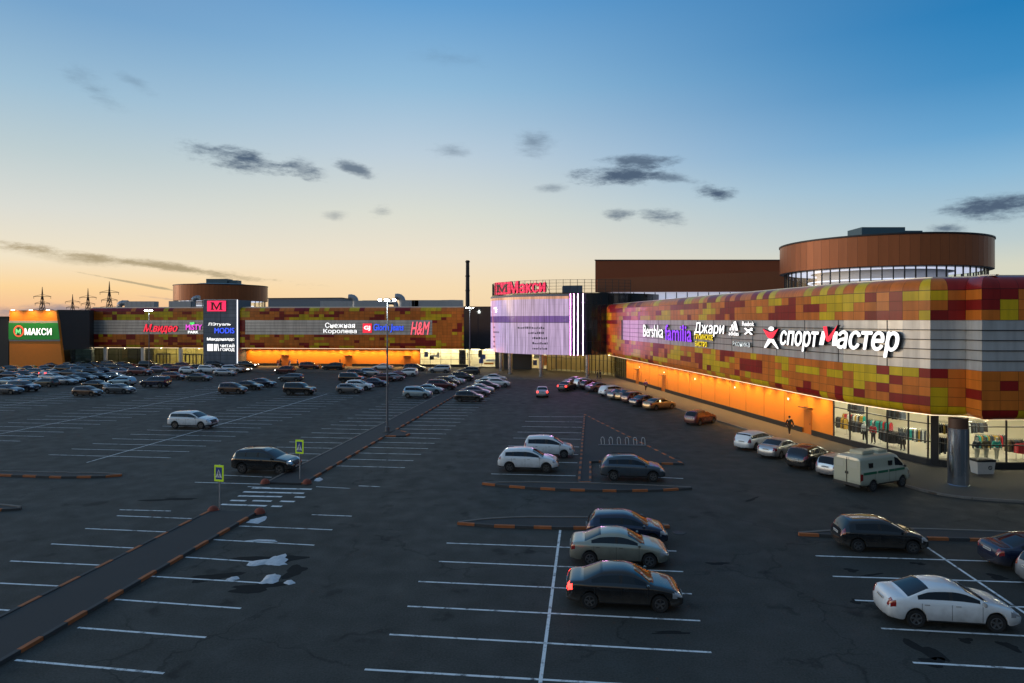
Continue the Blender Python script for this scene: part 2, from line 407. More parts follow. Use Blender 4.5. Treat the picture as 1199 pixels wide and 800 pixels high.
def P2(p): return Vector((p[0], p[1]))
class Path:
    def __init__(s, pts):
        s.p = [P2(q) for q in pts]; s.c = [0.0]
        for a, b in zip(s.p, s.p[1:]): s.c.append(s.c[-1] + (b - a).length)
        s.L = s.c[-1]
    def at(s, d):
        d = max(0, min(s.L, d)); i = 0
        while i < len(s.p) - 2 and d > s.c[i + 1]: i += 1
        t = (s.p[i + 1] - s.p[i]).normalized(); return s.p[i] + t * (d - s.c[i]), t, Vector((t.y, -t.x))
    def vn(s, d):
        """point and a normal smoothed over the corner"""
        p, _, _ = s.at(d); a, _, _ = s.at(d - .6); b, _, _ = s.at(d + .6); t = (b - a).normalized()
        return p, Vector((t.y, -t.x))
    def px(s, px):
        """arc length where the sight line of a photo column meets the path"""
        k = (px - CX) / F
        for i, (a, b) in enumerate(zip(s.p, s.p[1:])):
            d = b - a; den = d.x - k * d.y
            if abs(den) < 1e-9: continue
            u = (k * a.y - a.x) / den
            if -1e-6 <= u <= 1 + 1e-6: return s.c[i] + u * d.length
        raise ValueError(px)
    def off(s, o, z, ds=None):
        out = []
        for d in (ds or s.c):
            p, n = s.vn(d); q = p + n * o; out.append((q.x, q.y, z))
        return out

def kerb(pts, closed=False, w=.17, h=.14, ma=0, seg=1.0, plain=False, name='kerb'):
    """a line of kerb stones, painted orange and dark in turn"""
    pa = Path(list(pts) + ([pts[0]] if closed else [])); b = MB(); n = max(1, int(round(pa.L / seg)))
    rk = random.Random(int(abs(pa.p[0].x * 31 + pa.p[0].y * 17)) + n); jt = [0] + [rk.uniform(-.07, .07) for _ in range(n - 1)] + [0]
    for i in range(n):
        d0, d1 = pa.L * (i + jt[i]) / n, pa.L * (i + 1 + jt[i + 1]) / n - .015; s_ = rk.uniform(-.012, .012); hh = h + rk.uniform(-.014, .008)
        p0, n0 = pa.vn(d0); p1, n1 = pa.vn(d1)
        q = [p0 - n0 * (w / 2 + s_), p1 - n1 * (w / 2 + s_), p1 + n1 * (w / 2 - s_), p0 + n0 * (w / 2 - s_)]
        b.prism([(v.x, v.y) for v in q], -.05, hh, m=2 if plain else (i + ma) % 2)
    return tag(b.build(name, [M_KERB_O, M_KERB_D, M_KERB_G]), kind='structure')
def slab(name, pts, z, mat):
    b = MB(); b.prism([(p[0], p[1]) for p in pts], -.05, z)
    return tag(b.build(name, mat), kind='structure')

# walkways between the stalls
AD = Vector((math.sin(R(6.4)), math.cos(R(6.4)))); SD = Vector((AD.y, -AD.x))
def uv(u, v):                                          # lot coordinates: u across the aisles, v along them (u = 0 through the camera)
    q = SD * u + AD * v; return (q.x, q.y)
def to_uv(p): return (P2(p).dot(SD), P2(p).dot(AD))
uR = to_uv(G(300, 601.7))[0]; uL = to_uv(G(250, 598))[0]
vN = to_uv(G(300, 601.7))[1]; vF = to_uv(G(357, 568))[1]
slab('path', [uv(uL, 4), uv(uR, 4), uv(uR, vN), uv(uL, vN)], .11, M_WALK)
kerb([uv(uR, 4), uv(uR, vN)]); kerb([uv(uL, 4), uv(uL, vN)], ma=1)
uR2 = to_uv(G(352, 569))[0]; uL2 = uR2 - 2.5
vM = to_uv(G(446, 511))[1]
slab('path', [uv(uL2, vF), uv(uR2, vF), uv(uR2, 108), uv(uL2, 108)], .11, M_WALK)
kerb([uv(uR2, vF), uv(uR2, vM - .3), uv(uR2 + 1.9, vM), uv(uR2 + 2.0, vM + 1.4), uv(uR2, vM + 3.2), uv(uR2, 108)]); kerb([uv(uL2, vF), uv(uL2, 108)], plain=True)
slab('path', [uv(uR2 + .09, vM - .2), uv(uR2 + 1.85, vM + .05), uv(uR2 + 1.92, vM + 1.35), uv(uR2 + .09, vM + 3.1)], .115, M_WALK)

def isle(poly_, kerbs, label, z=.10):
    r = empty('traffic_island', (poly_[0][0], poly_[0][1], 0), 0, label, 'traffic island', 'kerbed islands in the car park')
    s_ = slab('surface', poly_, z, M_WALK)
    for o in [s_] + kerbs:
        if 'kind' in o: del o['kind']
        o.parent = r; o.matrix_parent_inverse = Matrix.Translation((-poly_[0][0], -poly_[0][1], 0))
    return r
def island(front, back, label):
    f = [P2(G(*p)) for p in front]; b = [P2(G(*p)) for p in back]
    isle(f + b[::-1], [kerb([(p.x, p.y) for p in f]), kerb([(p.x, p.y) for p in b], plain=True)], label)
island([(565, 567.5), (600, 571.2), (656, 574.5), (715, 576), (770, 575.5), (810, 573)], [(566, 567), (620, 566.5), (690, 567.5), (760, 570), (809, 572.6)], 'thin striped kerb island below the white crossover and the blue-grey crossover')
island([(536, 614), (580, 617.5), (650, 619.5), (720, 620), (784, 618)], [(537, 613.5), (580, 609), (620, 607.5), (700, 608), (783, 617)], 'lens-shaped striped kerb island above the three parked cars in the foreground')
island([(935, 627), (985, 629.5), (1060, 631.5), (1121, 633), (1199, 634), (1260, 634)], [(936, 626), (1000, 622), (1062, 621), (1150, 624), (1260, 629)], 'striped kerb island behind the black hatchback at the right edge')
island([(-60, 556), (0, 557.5), (70, 560), (120, 559.5), (143, 557.5)], [(-60, 552), (0, 553.5), (70, 555), (120, 555.8), (142, 557)], 'dark kerb island at the left edge under the empty stalls')
island([(-60, 599), (0, 598.5), (25, 597)], [(-60, 590), (0, 592.5), (24, 596)], 'tip of a kerb island showing at the left edge, lower than the other')
# the triangular island with its narrow tail
tri = [G(684.5, 486.5), G(800, 544.5), G(691, 541.5), G(691, 566.5), G(678, 566.5)]
isle(tri, [kerb([(p.x, p.y) for p in tri], closed=True, seg=.8)], 'triangular kerbed island with a narrow tail and bicycle hoops on it')

# paving in front of the shops and its kerb
pav_edge = [(-125, 143), (-60, 139.5), (-22, 136.5), (-10, 131), (0, 123.5), (8, 119.5), (12.5, 117), (15.5, 110)] + [tuple(G(*p)[:2]) for p in ((795, 480), (872, 503), (1064, 571), (1093, 579), (1138, 585), (1199, 589))] + [(60, 39)]
slab('pavement', pav_edge + [(75, 39), (75, 60), (40, 60), (36, 100), (30, 160), (-125, 185)], .12, M_PAVE)
kerb(pav_edge, plain=True, seg=1.2)

# painted lines
pl = MB()
def strip(a, b, w=.11, z=.004):
    a = P2(a); b = P2(b); t = (b - a).normalized(); n = Vector((t.y, -t.x)) * w / 2
    pl.face([(*(a - n), z), (*(b - n), z), (*(b + n), z), (*(a + n), z)])
def pstrip(x0, y0, x1, y1, w=.11): strip(G(x0, y0), G(x1, y1), w)
LZ = .008
strip(G(656, 621), G(628, 835), .12, LZ)
for q in ((523, 636, 792, 645.5), (514, 657.5, 800, 669.5), (490, 681, 810, 695.5), (477, 710, 820, 727), (456, 743, 833, 764), (427, 784, 845, 808)): pstrip(*q)
strip(G(1084, 640), G(1262, 760), .12, LZ)
for q in ((955, 651, 1200, 658.5), (975, 675, 1230, 683), (1001, 703, 1250, 713), (1032, 736, 1260, 748), (1069, 776, 1290, 788)): pstrip(*q)
for q in ((18, 773, 192, 788.5), (91, 735, 241, 746.5), (135, 702, 282, 712.5), (177, 675, 304, 682.5), (217, 652.5, 315, 659), (250, 632, 368, 638.5), (280, 616, 389, 620.5),
          (137, 604, 240, 608), (100, 619, 207, 623.5), (60, 637, 170, 642.5), (12, 657, 131, 662.5), (-20, 682, 82, 687), (-60, 710, 27, 716), (365, 602.8, 412, 604.5), (140, 597, 200, 598.5)): pstrip(*q)
# rows right and left of the far walkway
vs = [47.85 + 2.43 * k for k in range(0, 24)]
for v in vs:
    strip(uv(uR2 + .1, v), uv(uR2 + 5.4, v), .1)
    if v > 49: strip(uv(uL2 - .1, v - 3.2), uv(uL2 - 5.3, v - 3.2), .1)
pstrip(290, 570, 316, 571); pstrip(228, 564.8, 306, 567); pstrip(250, 556, 318, 559); pstrip(370, 570, 410, 572, .08); pstrip(420, 569, 445, 570)
# double rows farther left
for off, v0, n in ((-38.3, 49.2, 20), (-56.3, 52, 22), (-74.2, 58, 18), (-92, 66, 16)):
    strip(uv(off, v0 - 2.4), uv(off, v0 + 2.43 * (n - 1) - 1), .11, LZ)
    for k in range(n): strip(uv(off - 5.35, v0 + 2.43 * k), uv(off + 5.35, v0 + 2.43 * k), .1)
# stalls left of the triangular island
for q in ((575, 555, 674, 557.3), (588, 540, 676, 542), (592, 531, 677, 532.5), (595, 522, 678, 523.5), (601, 513, 680, 514.5), (606, 506, 680.5, 507), (610, 499.5, 681.5, 500.5), (615, 493.5, 682, 494.3), (619, 487.7, 683, 488.3), (657, 574, 680, 575)): pstrip(*q)
pstrip(770, 559, 800, 560.5, .13)
# crossing between the two walkways
for (x0, y0, x1, y1) in ((295, 571.5, 365, 573), (285, 576, 356, 577.7), (279, 580.8, 330, 581.8), (345, 582, 357, 582.4), (270, 586, 288, 586.6), (296, 586.3, 318, 587), (328, 587, 345, 587.5), (259, 590.7, 312, 592.5), (318, 592.8, 330, 593.2)):
    pstrip(x0, y0, x1, y1, .27)
tag(pl.build('road_marking', M_PAINT), kind='structure')
# damp and oily stains on the asphalt, each an irregular thin film
rs_ = random.Random(9); sb = MB()
for (px, py, w, h, rot) in ((1084, 762, .30, .75, .2), (1092, 775, .5, .25, .0), (1131, 750, .28, .16, 0), (1182, 757, .26, .3, 0), (997, 668, .3, .2, .5), (1017, 674, .55, .13, .3), (1075, 660, .3, .16, 0), (1168, 676, .4, .3, 0), (1005, 704, .3, .25, 0), (786, 741, .8, .10, 0),
    (250, 676, .8, .5, .4), (345, 669, .5, .6, .1), (300, 688, 1.2, .4, .2), (318, 655, 1.5, .5, .2), (880, 585, .9, .12, .7), (200, 585, 1.4, .3, .1), (840, 660, .4, .2, 0)):
    g = G(px, py); n = 22; ca, sa = math.cos(rot), math.sin(rot); pts = []
    ph = [rs_.uniform(0, 6.28) for _ in range(3)]
    for k in range(n):
        a = 2 * math.pi * k / n; r = 1 + .28 * math.sin(2 * a + ph[0]) + .2 * math.sin(3 * a + ph[1]) + .16 * math.sin(5 * a + ph[2]); x, y = w * r * math.cos(a), h * r * math.sin(a); pts.append((g.x + ca * x - sa * y, g.y + sa * x + ca * y, .003))
    sb.face(pts)
tag(sb.build('ground_stain', pbr('damp_stain', (.024, .024, .023), .85, var=.4, vscale=4, spec=.08)), kind='structure')

# ================================================================ MALL
def tile_field(b, path, s0, s1, rows, tw=1.2, seed=1, probs=(.55, .21, .24), clump=.38, pick=None):
    r = random.Random(seed); prev = [0] * len(rows); below = 0; cuts = []
    st_ = [s0] + [c for c in path.c if s0 + .3 < c < s1 - .3] + [s1]
    for a_, b_ in zip(st_, st_[1:]):
        k_ = max(1, int(round((b_ - a_) / tw))); cuts += [(a_ + (b_ - a_) * i / k_, a_ + (b_ - a_) * (i + 1) / k_) for i in range(k_)]
    for i, (d0, d1) in enumerate(cuts):
        p0, n0 = path.vn(d0); p1, n1 = path.vn(d1); below = 0
        for j, prof in enumerate(rows):
            if pick is not None: m = pick
            else:
                x = r.random()
                if i and x < clump: m = prev[j]
                elif j and x < clump + .13: m = below
                else:
                    y = r.random(); m = 0 if y < probs[0] else (1 if y < probs[0] + probs[1] else 2)
            prev[j] = m; below = m; zt0, zt1 = prof[0][1], prof[-1][1]; tot = sum(abs(c[1] - a[1]) + abs(c[0] - a[0]) for a, c in zip(prof, prof[1:])); run = 0
            k0 = len(b.v); v = []
            for (o, z) in prof:
                q0 = p0 + n0 * o; q1 = p1 + n1 * o; v += [(q0.x, q0.y, z), (q1.x, q1.y, z)]
            b.v += v
            for k in range(len(prof) - 1):
                st = abs(prof[k + 1][1] - prof[k][1]) + abs(prof[k + 1][0] - prof[k][0])
                b.f.append([k0 + 2 * k, k0 + 2 * k + 1, k0 + 2 * k + 3, k0 + 2 * k + 2]); b.m.append(m)
                u0, u1 = run / tot, (run + st) / tot; run += st
                b.uv[len(b.f) - 1] = [(0, u0), (1, u0), (1, u1), (0, u1)]
Z0, ZG0, ZG1 = 4.42, 7.66, 11.0
LOW = [[(-.80, 4.40), (-.42, 4.47), (-.15, 4.64), (-.03, 4.86), (0, 5.1)]] + [[(0, 5.1 + .64 * k), (0, 5.1 + .64 * (k + 1))] for k in range(4)]
UPP = [[(0, 11.0 + .68 * k), (0, 11.0 + .68 * (k + 1))] for k in range(3)] + [[(0, 13.04), (-.05, 13.34), (-.22, 13.62), (-.52, 13.84), (-.95, 13.95), (-1.4, 13.98)]]
MIDR = [[(0, ZG0 + .668 * k), (0, ZG0 + .668 * (k + 1))] for k in range(5)]
GREYR = [[(-.06, ZG0 + .668 * k), (-.06, ZG0 + .668 * (k + 1))] for k in range(5)]
def strip_along(b, path, s0, s1, o0, z0, o1, z1, step=1.5, m=0):
    n = max(1, int((s1 - s0) / step))
    for i in range(n):
        d0 = s0 + (s1 - s0) * i / n; d1 = s0 + (s1 - s0) * (i + 1) / n
        p0, n0 = path.vn(d0); p1, n1 = path.vn(d1)
        A0 = p0 + n0 * o0; A1 = p1 + n1 * o0; B1 = p1 + n1 * o1; B0 = p0 + n0 * o1
        b.face([(A0.x, A0.y, z0), (A1.x, A1.y, z0), (B1.x, B1.y, z1), (B0.x, B0.y, z1)], m)
def rod_along(b, path, s0, s1, o, z, w, h, step=1.5, m=0):
    """a square bar that follows the wall"""
    for (oa, za, ob, zb) in ((o - w / 2, z - h / 2, o + w / 2, z - h / 2), (o + w / 2, z - h / 2, o + w / 2, z + h / 2), (o + w / 2, z + h / 2, o - w / 2, z + h / 2), (o - w / 2, z + h / 2, o - w / 2, z - h / 2)):
        strip_along(b, path, s0, s1, oa, za, ob, zb, step, m)
def wall_seg(b, path, s0, s1, z0, z1, o=0.0, th=.12, m=0):
    rod_along(b, path, s0, s1, o - th / 2, (z0 + z1) / 2, th, z1 - z0, 3.0, m)

def glazing(parent, path, s0, s1, z0, z1, bars, pane=2.05, gm=None, mull=.07, mulls=None):
    g = MB(); strip_along(g, path, s0, s1, 0, z0, 0, z1, 2.0)
    go = g.build('shop_window', gm or M_GLASS, parent)
    f = MB(); n = max(1, int(round((s1 - s0) / pane))); ms = mulls or [s0 + (s1 - s0) * i / n for i in range(n + 1)]
    for d in ms:
        p, t, nn = path.at(d); q = p + nn * .03
        f.box((q.x, q.y, (z0 + z1) / 2), (mull, .12, z1 - z0), rz=math.atan2(t.y, t.x))
    for z in bars: rod_along(f, path, s0, s1, .03, z, .1, .07)
    f.build('window_frame', M_FRAME, go)
    return go
def room(parent, path, s0, s1, z0, z1, depth, wallm, light, lstr, shelves=None, seed=0):
    """the lit shop behind a window: floor, back and side walls, ceiling with lamp strips"""
    b = MB()
    strip_along(b, path, s0, s1, -depth, z0, -depth, z1, 3)
    strip_along(b, path, s0, s1, -.05, z0, -depth, z0, 3, 1)
    strip_along(b, path, s0, s1, -.05, z1, -depth, z1, 3)
    for d in (s0, s1):
        p, t, n = path.at(d); a = p - n * .05; c = p - n * depth
        b.face([(a.x, a.y, z0), (c.x, c.y, z0), (c.x, c.y, z1), (a.x, a.y, z1)])
    rm = b.build('shop_interior', [wallm, pbr('shop_floor', (.5, .46, .38), .4)], parent)
    k = 0
    n = max(1, int((s1 - s0) / 2.6))
    for i in range(n):
        d = s0 + (s1 - s0) * (i + .5) / n
        for o in (-depth * .25, -depth * .7):
            p, t, nn = path.at(d); q = p + nn * o
            l = MB(); l.box((q.x, q.y, z1 - .04), (1.9, .5, .05), rz=math.atan2(t.y, t.x)); l.build('ceiling_light', glow('ceiling_lamp_%s' % lstr, light, lstr), rm)
    return rm

# ---------------------------------------------------------------- right wing
band = Path([(17.45, 124.9), (17.8, 122), (25.7, 55), (26.15, 52.0), (27.1, 48.9), (27.85, 46.9), (28.4, 45.9), (28.75, 45.2), (30.85, 44.72), (30.72, 43.0), (64, 42.65)])
gw = Path([(19.9, 126), (20.35, 121), (20.6, 118.9), (23.3, 99.6), (28.5, 62.3), (28.95, 59.2), (30.7, 51.5), (31.4, 49.3), (32.6, 48.4), (34.4, 48.1), (64, 47.6)])
RW = empty('mall_wing', (40, 85, 0), label='long right wing with chequered tile band rounding a corner above lit clothes shop windows', cat='building')
RW.location = (0, 0, 0)
b = MB()
tile_field(b, band, 0, band.L, LOW, seed=11); b.build('tile_cladding', [T_OR, T_RD, T_YE], RW, smooth=40); b = MB(); tile_field(b, band, 0, band.L, UPP, seed=23)
sG = band.px(727.5)
tile_field(b, band, 0, sG, MIDR, seed=5)
b.build('tile_cladding', [T_OR, T_RD, T_YE], RW, smooth=40)
b = MB(); tile_field(b, band, sG + .55, band.L, GREYR, tw=4.7, seed=3, pick=0)
b.build('grey_cladding', [T_GREY], RW)
b = MB()                                             # dark slot at the start of the grey band and joints between its sheets
p, t, n = band.at(sG + .27); b.box((p.x - n.x * .04, p.y - n.y * .04, (ZG0 + ZG1) / 2), (.56, .1, ZG1 - ZG0), rz=math.atan2(t.y, t.x))
d = sG + 4.7
while d < band.px(1050):
    p, t, n = band.at(d); b.box((p.x - n.x * .055, p.y - n.y * .055, (ZG0 + ZG1) / 2), (.07, .03, ZG1 - ZG0), rz=math.atan2(t.y, t.x)); d += 4.7
for k in range(1, 5): rod_along(b, band, sG + .55, band.L, -.03, ZG0 + .668 * k, .12, .055, .3)
b.build('cladding_joint', M_DARK, RW)
# roof, soffit, end
def cap(b, pts, z, m=0): b.face([(p[0], p[1], z) for p in pts], m)
b = MB(); inner = [q[:2] for q in band.off(-1.3, 0)]
b.prism(inner + [(80, 44), (80, 127), (19, 127)], 13.7, 13.94)
b.build('roof', M_ROOF, RW)
M_COP = pbr('coping_metal', (.72, .68, .60), .35, metal=.3)
b = MB(); rod_along(b, band, 0, band.L, -1.42, 14.0, .25, .09, .6); b.build('coping', M_COP, RW)
b = MB(); so = [q[:2] for q in band.off(-.72, 0)]; wi = [tuple(q) for q in gw.p]
cap(b, so + [tuple(q) for q in gw.p][::-1], 4.41); b.build('soffit', pbr('soffit_panel', (.35, .28, .2), .6), RW)
b = MB(); strip_along(b, band, 0, band.L, -.84, 4.36, -.72, 4.36, .9); strip_along(b, band, 0, band.L, -.72, 4.36, -.72, 4.42, .9)
b.build('light_strip', M_LED, RW)
b = MB(); cap(b, [(17.4, 125), (21, 126), (21, 126.1), (17.4, 125.1)], 14); b.prism([(16.6, 124.95), (40, 128), (40, 128.3), (16.6, 125.2)], 4.4, 13.95); b.build('end_wall', M_BROWN, RW)
sO0, sO1 = gw.px(733.5), gw.px(975.5)
b = MB(); wall_seg(b, gw, sO0, sO1, .12, 4.41); b.build('orange_wall', M_ORW, RW)
d = sO0
while d < sO1 + .01:                                  # joints between the tall orange sheets
    b = MB(); p, t, n = gw.at(d); b.box((p.x + n.x * .004, p.y + n.y * .004, 2.45), (.05, .02, 3.9), rz=math.atan2(t.y, t.x)); d += (sO1 - sO0) / 15
    b.build('wall_joint', pbr('orange_joint', (.28, .07, .006), .6), RW)
doors = [gw.px(747), gw.px(777.5), gw.px(946)]
for sd in doors:
    p, t, n = gw.at(sd); a = math.atan2(t.y, t.x); b = MB()
    b.box((p.x + n.x * .02, p.y + n.y * .02, 1.22), (1.25, .06, 2.2), rz=a, m=0); b.box((p.x + n.x * .3, p.y + n.y * .3, 2.62), (1.5, .6, .07), rz=a, m=1)
    do = b.build('service_door', [pbr('orange_door', (.55, .15, .01), .45), pbr('door_canopy', (.12, .05, .02), .5)], RW)
    h = MB(); h.box((p.x + n.x * .08 + t.x * .45, p.y + n.y * .08 + t.y * .45, 1.1), (.05, .06, .18), rz=a); h.build('door_handle', M_STEEL, do)
# dark plinth, broken at the doors
b = MB(); cuts = [0.1]
for sd in doors: cuts += [sd - .75, sd + .75]
cuts.append(gw.L)
for a0, a1 in zip(cuts[::2], cuts[1::2]):
    b = MB(); rod_along(b, gw, a0, a1, .06, .34, .16, .5, 1.0); b.build('plinth', M_BLACK, RW)
# little wall lamps between the sheets
for k in range(5):
    d = sO0 + (sO1 - sO0) * (.12 + .19 * k); p, t, n = gw.at(d); b = MB(); b.box((p.x + n.x * .05, p.y + n.y * .05, 3.05), (.12, .09, .2), rz=math.atan2(t.y, t.x))
    b.build('wall_lamp', glow('wall_lamp_glow', (1, .9, .75), 1.4), RW)
NL = 25
for i in range(NL):
    d = sO0 + (sO1 - sO0) * (i + .5) / NL; p, t, n = gw.at(d); q = p + n * .95
    e = MB(); e.lathe([(.0, 4.33), (.08, 4.33), (.09, 4.40)], 10, (q.x, q.y, 0)); e.build('downlight', glow('downlight_glow', (1, .75, .4), 8), RW)
    lamp('downlight_lamp', 'SPOT', (q.x, q.y, 4.25), 500, (1, .63, .24), RW, .1, 150, 1.0)
# corner shop: bright clothes store
sS0, sSc = gw.px(976.5), gw.px(1088)
mu = [gw.px(x) for x in (976.8, 995.5, 1015.5, 1039.5, 1064, 1087, 1133, 1178, 1220)]
glazing(RW, gw, sS0, gw.px(1232), .55, 4.38, (.58, 1.85, 3.2, 4.32), mulls=mu)
p, t, n = gw.at(gw.px(1094.5)); b = MB(); b.box((p.x, p.y, 2.35), (.5, .4, 4.1), rz=math.atan2(t.y, t.x)); b.build('corner_post', M_BLACK, RW)
rmb = MB()
shop = [gw.at(sS0)[0], gw.at(gw.px(1015))[0], gw.at(gw.px(1064))[0], gw.at(gw.px(1088))[0], gw.at(gw.px(1105))[0], gw.at(gw.px(1133))[0], gw.at(gw.px(1232))[0]]
back = [(46.5, 54.2), (39, 55.5), (37.8, 67), (29.2, 66.2)]
fp = [(q.x, q.y) for q in shop] + back
def inset(q, o=.1): return q
cap(rmb, fp, .5, 1); cap(rmb, fp, 4.36, 0)
for a, c in list(zip(back, back[1:])) + [(back[-1], fp[0]), (fp[len(shop) - 1], back[0])]:
    rmb.face([(a[0], a[1], .5), (c[0], c[1], .5), (c[0], c[1], 4.36), (a[0], a[1], 4.36)], 0)
shopr = rmb.build('shop_interior', [M_ROOMW, pbr('shop_floor', (.5, .46, .38), .4)], RW)
for (x, y) in ((30.6, 59.5), (31.2, 56.6), (32.0, 53.4), (33.2, 60), (33.4, 51.0), (36.2, 50.4), (38.8, 50.2), (41.4, 50.2), (34.2, 56.5), (44, 50.2), (31.0, 63), (34.5, 64), (36.5, 53.5)):
    l = MB(); l.box((x, y, 4.31), (1.5, .5, .05), rz=R(20)); l.build('ceiling_light', glow('shop_lamps', (1, .93, .72), 29), shopr)
# dim glazed stretch at the far end, next to the entrance
sD1 = gw.px(733)
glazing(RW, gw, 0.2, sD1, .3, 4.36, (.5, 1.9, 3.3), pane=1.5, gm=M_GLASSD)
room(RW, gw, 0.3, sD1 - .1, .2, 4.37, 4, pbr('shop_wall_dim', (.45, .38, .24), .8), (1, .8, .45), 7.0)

# ---------------------------------------------------------------- left wing
LX0, LX1 = -100.0, -10.6
lw = Path([(-104.5, 158.3), (-9.6, 149.3)])
LWG = empty('mall_wing', (0, 0, 0), label='long left wing with chequered tile band and a glowing orange wall at ground level', cat='building')
def S(px): return lw.px(px)
b = MB(); t0, t1, t2, t3 = S(104.5), S(241), S(281), S(547)
for a0, a1, sd in ((t0, t1, 41), (t2, t3, 57)):
    b = MB(); tile_field(b, lw, a0, a1, LOW, seed=sd); b.build('tile_cladding', [T_OR, T_RD, T_YE], LWG, smooth=40); b = MB(); tile_field(b, lw, a0, a1, UPP, seed=sd + 1)
    if a0 == t2: tile_field(b, lw, S(506), t3, MIDR, seed=77); tile_field(b, lw, t2, S(287), MIDR, seed=78, probs=(.2, .75, .05))
    b.build('tile_cladding', [T_OR, T_RD, T_YE], LWG, smooth=40)
for a0, a1 in ((t0, t1), (S(287), S(506))):
    b = MB(); tile_field(b, lw, a0, a1, GREYR, tw=4.7, pick=0); b.build('grey_cladding', [T_GREY], LWG)
    b = MB()
    for k in range(1, 5): rod_along(b, lw, a0, a1, -.05, ZG0 + .668 * k, .05, .07, 20)
    b.build('cladding_joint', M_DARK, LWG)
b = MB(); i0 = lw.off(-1.2, 0, [t0, lw.L]); b.prism([i0[0][:2], i0[1][:2], (-6, 190), (-100, 197)], 13.7, 13.92); b.build('roof', M_ROOF, LWG)
b = MB(); rod_along(b, lw, t0, lw.L, -1.42, 14.03, .4, .24, 20); b.build('coping', M_COP, LWG)
lg = Path([(q[0], q[1]) for q in lw.off(-3.0, 0)])
def SG(px): return lg.px(px)
b = MB(); A = lw.off(-.72, 0, [t0, t3]); B = lg.off(0, 0, [0, lg.L]); cap(b, [A[0][:2], A[1][:2], B[1][:2], B[0][:2]], 4.41); b.build('soffit', MATS['soffit_panel'], LWG)
for a0, a1 in ((t0, t1), (t2, t3)):
    b = MB(); strip_along(b, lw, a0, a1, -.86, 4.34, -.70, 4.34, 4); strip_along(b, lw, a0, a1, -.70, 4.34, -.70, 4.45, 4)
    b.build('light_strip', M_LED, LWG)
b = MB(); wall_seg(b, lg, SG(281), SG(491.5), .12, 4.41); b.build('orange_wall', M_ORW, LWG)
for px in (334, 408.5, 477):
    p, t, n = lg.at(SG(px)); a = math.atan2(t.y, t.x); b = MB()
    b.box((p.x + n.x * .03, p.y + n.y * .03, 1.22), (1.6, .08, 2.2), rz=a, m=0); b.box((p.x + n.x * .35, p.y + n.y * .35, 2.62), (1.9, .7, .12), rz=a, m=1)
    b.build('service_door', [MATS['orange_door'], MATS['door_canopy']], LWG)
for x0, x1 in ((281, 330), (338, 404.5), (412.5, 473), (481, 572)):
    b = MB(); rod_along(b, lg, SG(x0), min(lg.L, SG(x1)) if x1 < 545 else lg.L, .08, .40, .2, .62, 6); b.build('plinth', M_BLACK, LWG)
NL = 22
for i in range(NL):
    d = SG(281) + (SG(491.5) - SG(281)) * (i + .5) / NL; p, t, n = lg.at(d); q = p + n * .95
    e = MB(); e.lathe([(.0, 4.33), (.08, 4.33), (.09, 4.40)], 8, (q.x, q.y, 0)); e.build('downlight', MATS['downlight_glow'], LWG)
    lamp('downlight_lamp', 'SPOT', (q.x, q.y, 4.25), 620, (1, .63, .24), LWG, .1, 150, 1.0)
# bright shop at the right end, dim entrance hall left of the sign tower
glazing(LWG, lg, SG(492), lg.L, .6, 4.36, (.65, 1.9, 3.2), pane=2.6)
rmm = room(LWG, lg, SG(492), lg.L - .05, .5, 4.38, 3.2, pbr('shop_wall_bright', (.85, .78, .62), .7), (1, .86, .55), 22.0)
po = MB(); rr = random.Random(4); cols = [pbr('poster_blue', (.05, .08, .3), .5), pbr('poster_white', (.8, .8, .8), .5), pbr('poster_orange', (.7, .25, .05), .5), pbr('poster_dark', (.03, .03, .035), .5)]
for px, zc, w, h, m in ((498.5, 3.0, .9, 1.2, 0), (505, 2.2, 1.0, .9, 3), (509, 2.7, 2.0, .5, 1), (512.5, 2.9, .5, 1.4, 1), (541, 2.4, 1.6, 3.4, 3), (548.5, 2.9, 1.0, 1.3, 1)):
    po = MB(); p, t, n = lg.at(SG(px)); q = p - n * .5; po.box((q.x, q.y, zc), (w, .05, h), rz=math.atan2(t.y, t.x)); po.build('window_poster', cols[m], LWG)
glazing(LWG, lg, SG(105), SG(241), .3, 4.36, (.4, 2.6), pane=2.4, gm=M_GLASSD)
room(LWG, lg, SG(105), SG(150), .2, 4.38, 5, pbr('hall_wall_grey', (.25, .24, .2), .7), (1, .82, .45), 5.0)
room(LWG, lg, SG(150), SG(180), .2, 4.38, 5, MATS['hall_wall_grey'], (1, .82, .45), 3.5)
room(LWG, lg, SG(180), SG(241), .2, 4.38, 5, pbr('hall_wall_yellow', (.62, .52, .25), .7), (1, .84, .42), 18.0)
fr = MB()
for px in (183, 187, 191, 195, 199, 213, 217, 222, 226, 230, 236):
    p, t, n = lg.at(SG(px)); fr.box((p.x, p.y, 1.5), (.22, .14, 2.6), rz=math.atan2(t.y, t.x))
for x0, x1 in ((183, 199), (213, 236)): rod_along(fr, lg, SG(x0), SG(x1), 0, 2.8, .14, .25, 5)
fr.build('entrance_door', M_FRAME, LWG)
b = MB()
for px in (121, 165, 209.5): q = lw.at(S(px))[0]; b.lathe([(.48, .1), (.48, 4.45)], 16, (q.x + .1, q.y + 1.0, 0))
for i, px in enumerate((121, 165, 209.5)):
    q = lw.at(S(px))[0]; c = MB(); c.lathe([(.46, .1), (.46, 4.45)], 16, (q.x, q.y + .9, 0)); c.build('column', pbr('pale_column', (.6, .58, .55), .5), LWG, smooth=50)
for px in (112, 132, 155, 176, 199, 221): lamp('canopy_lamp', 'POINT', (lw.at(S(px))[0].x, lw.at(S(px))[0].y + 1.6, 4.1), 45, (1, .78, .45), LWG, .1)
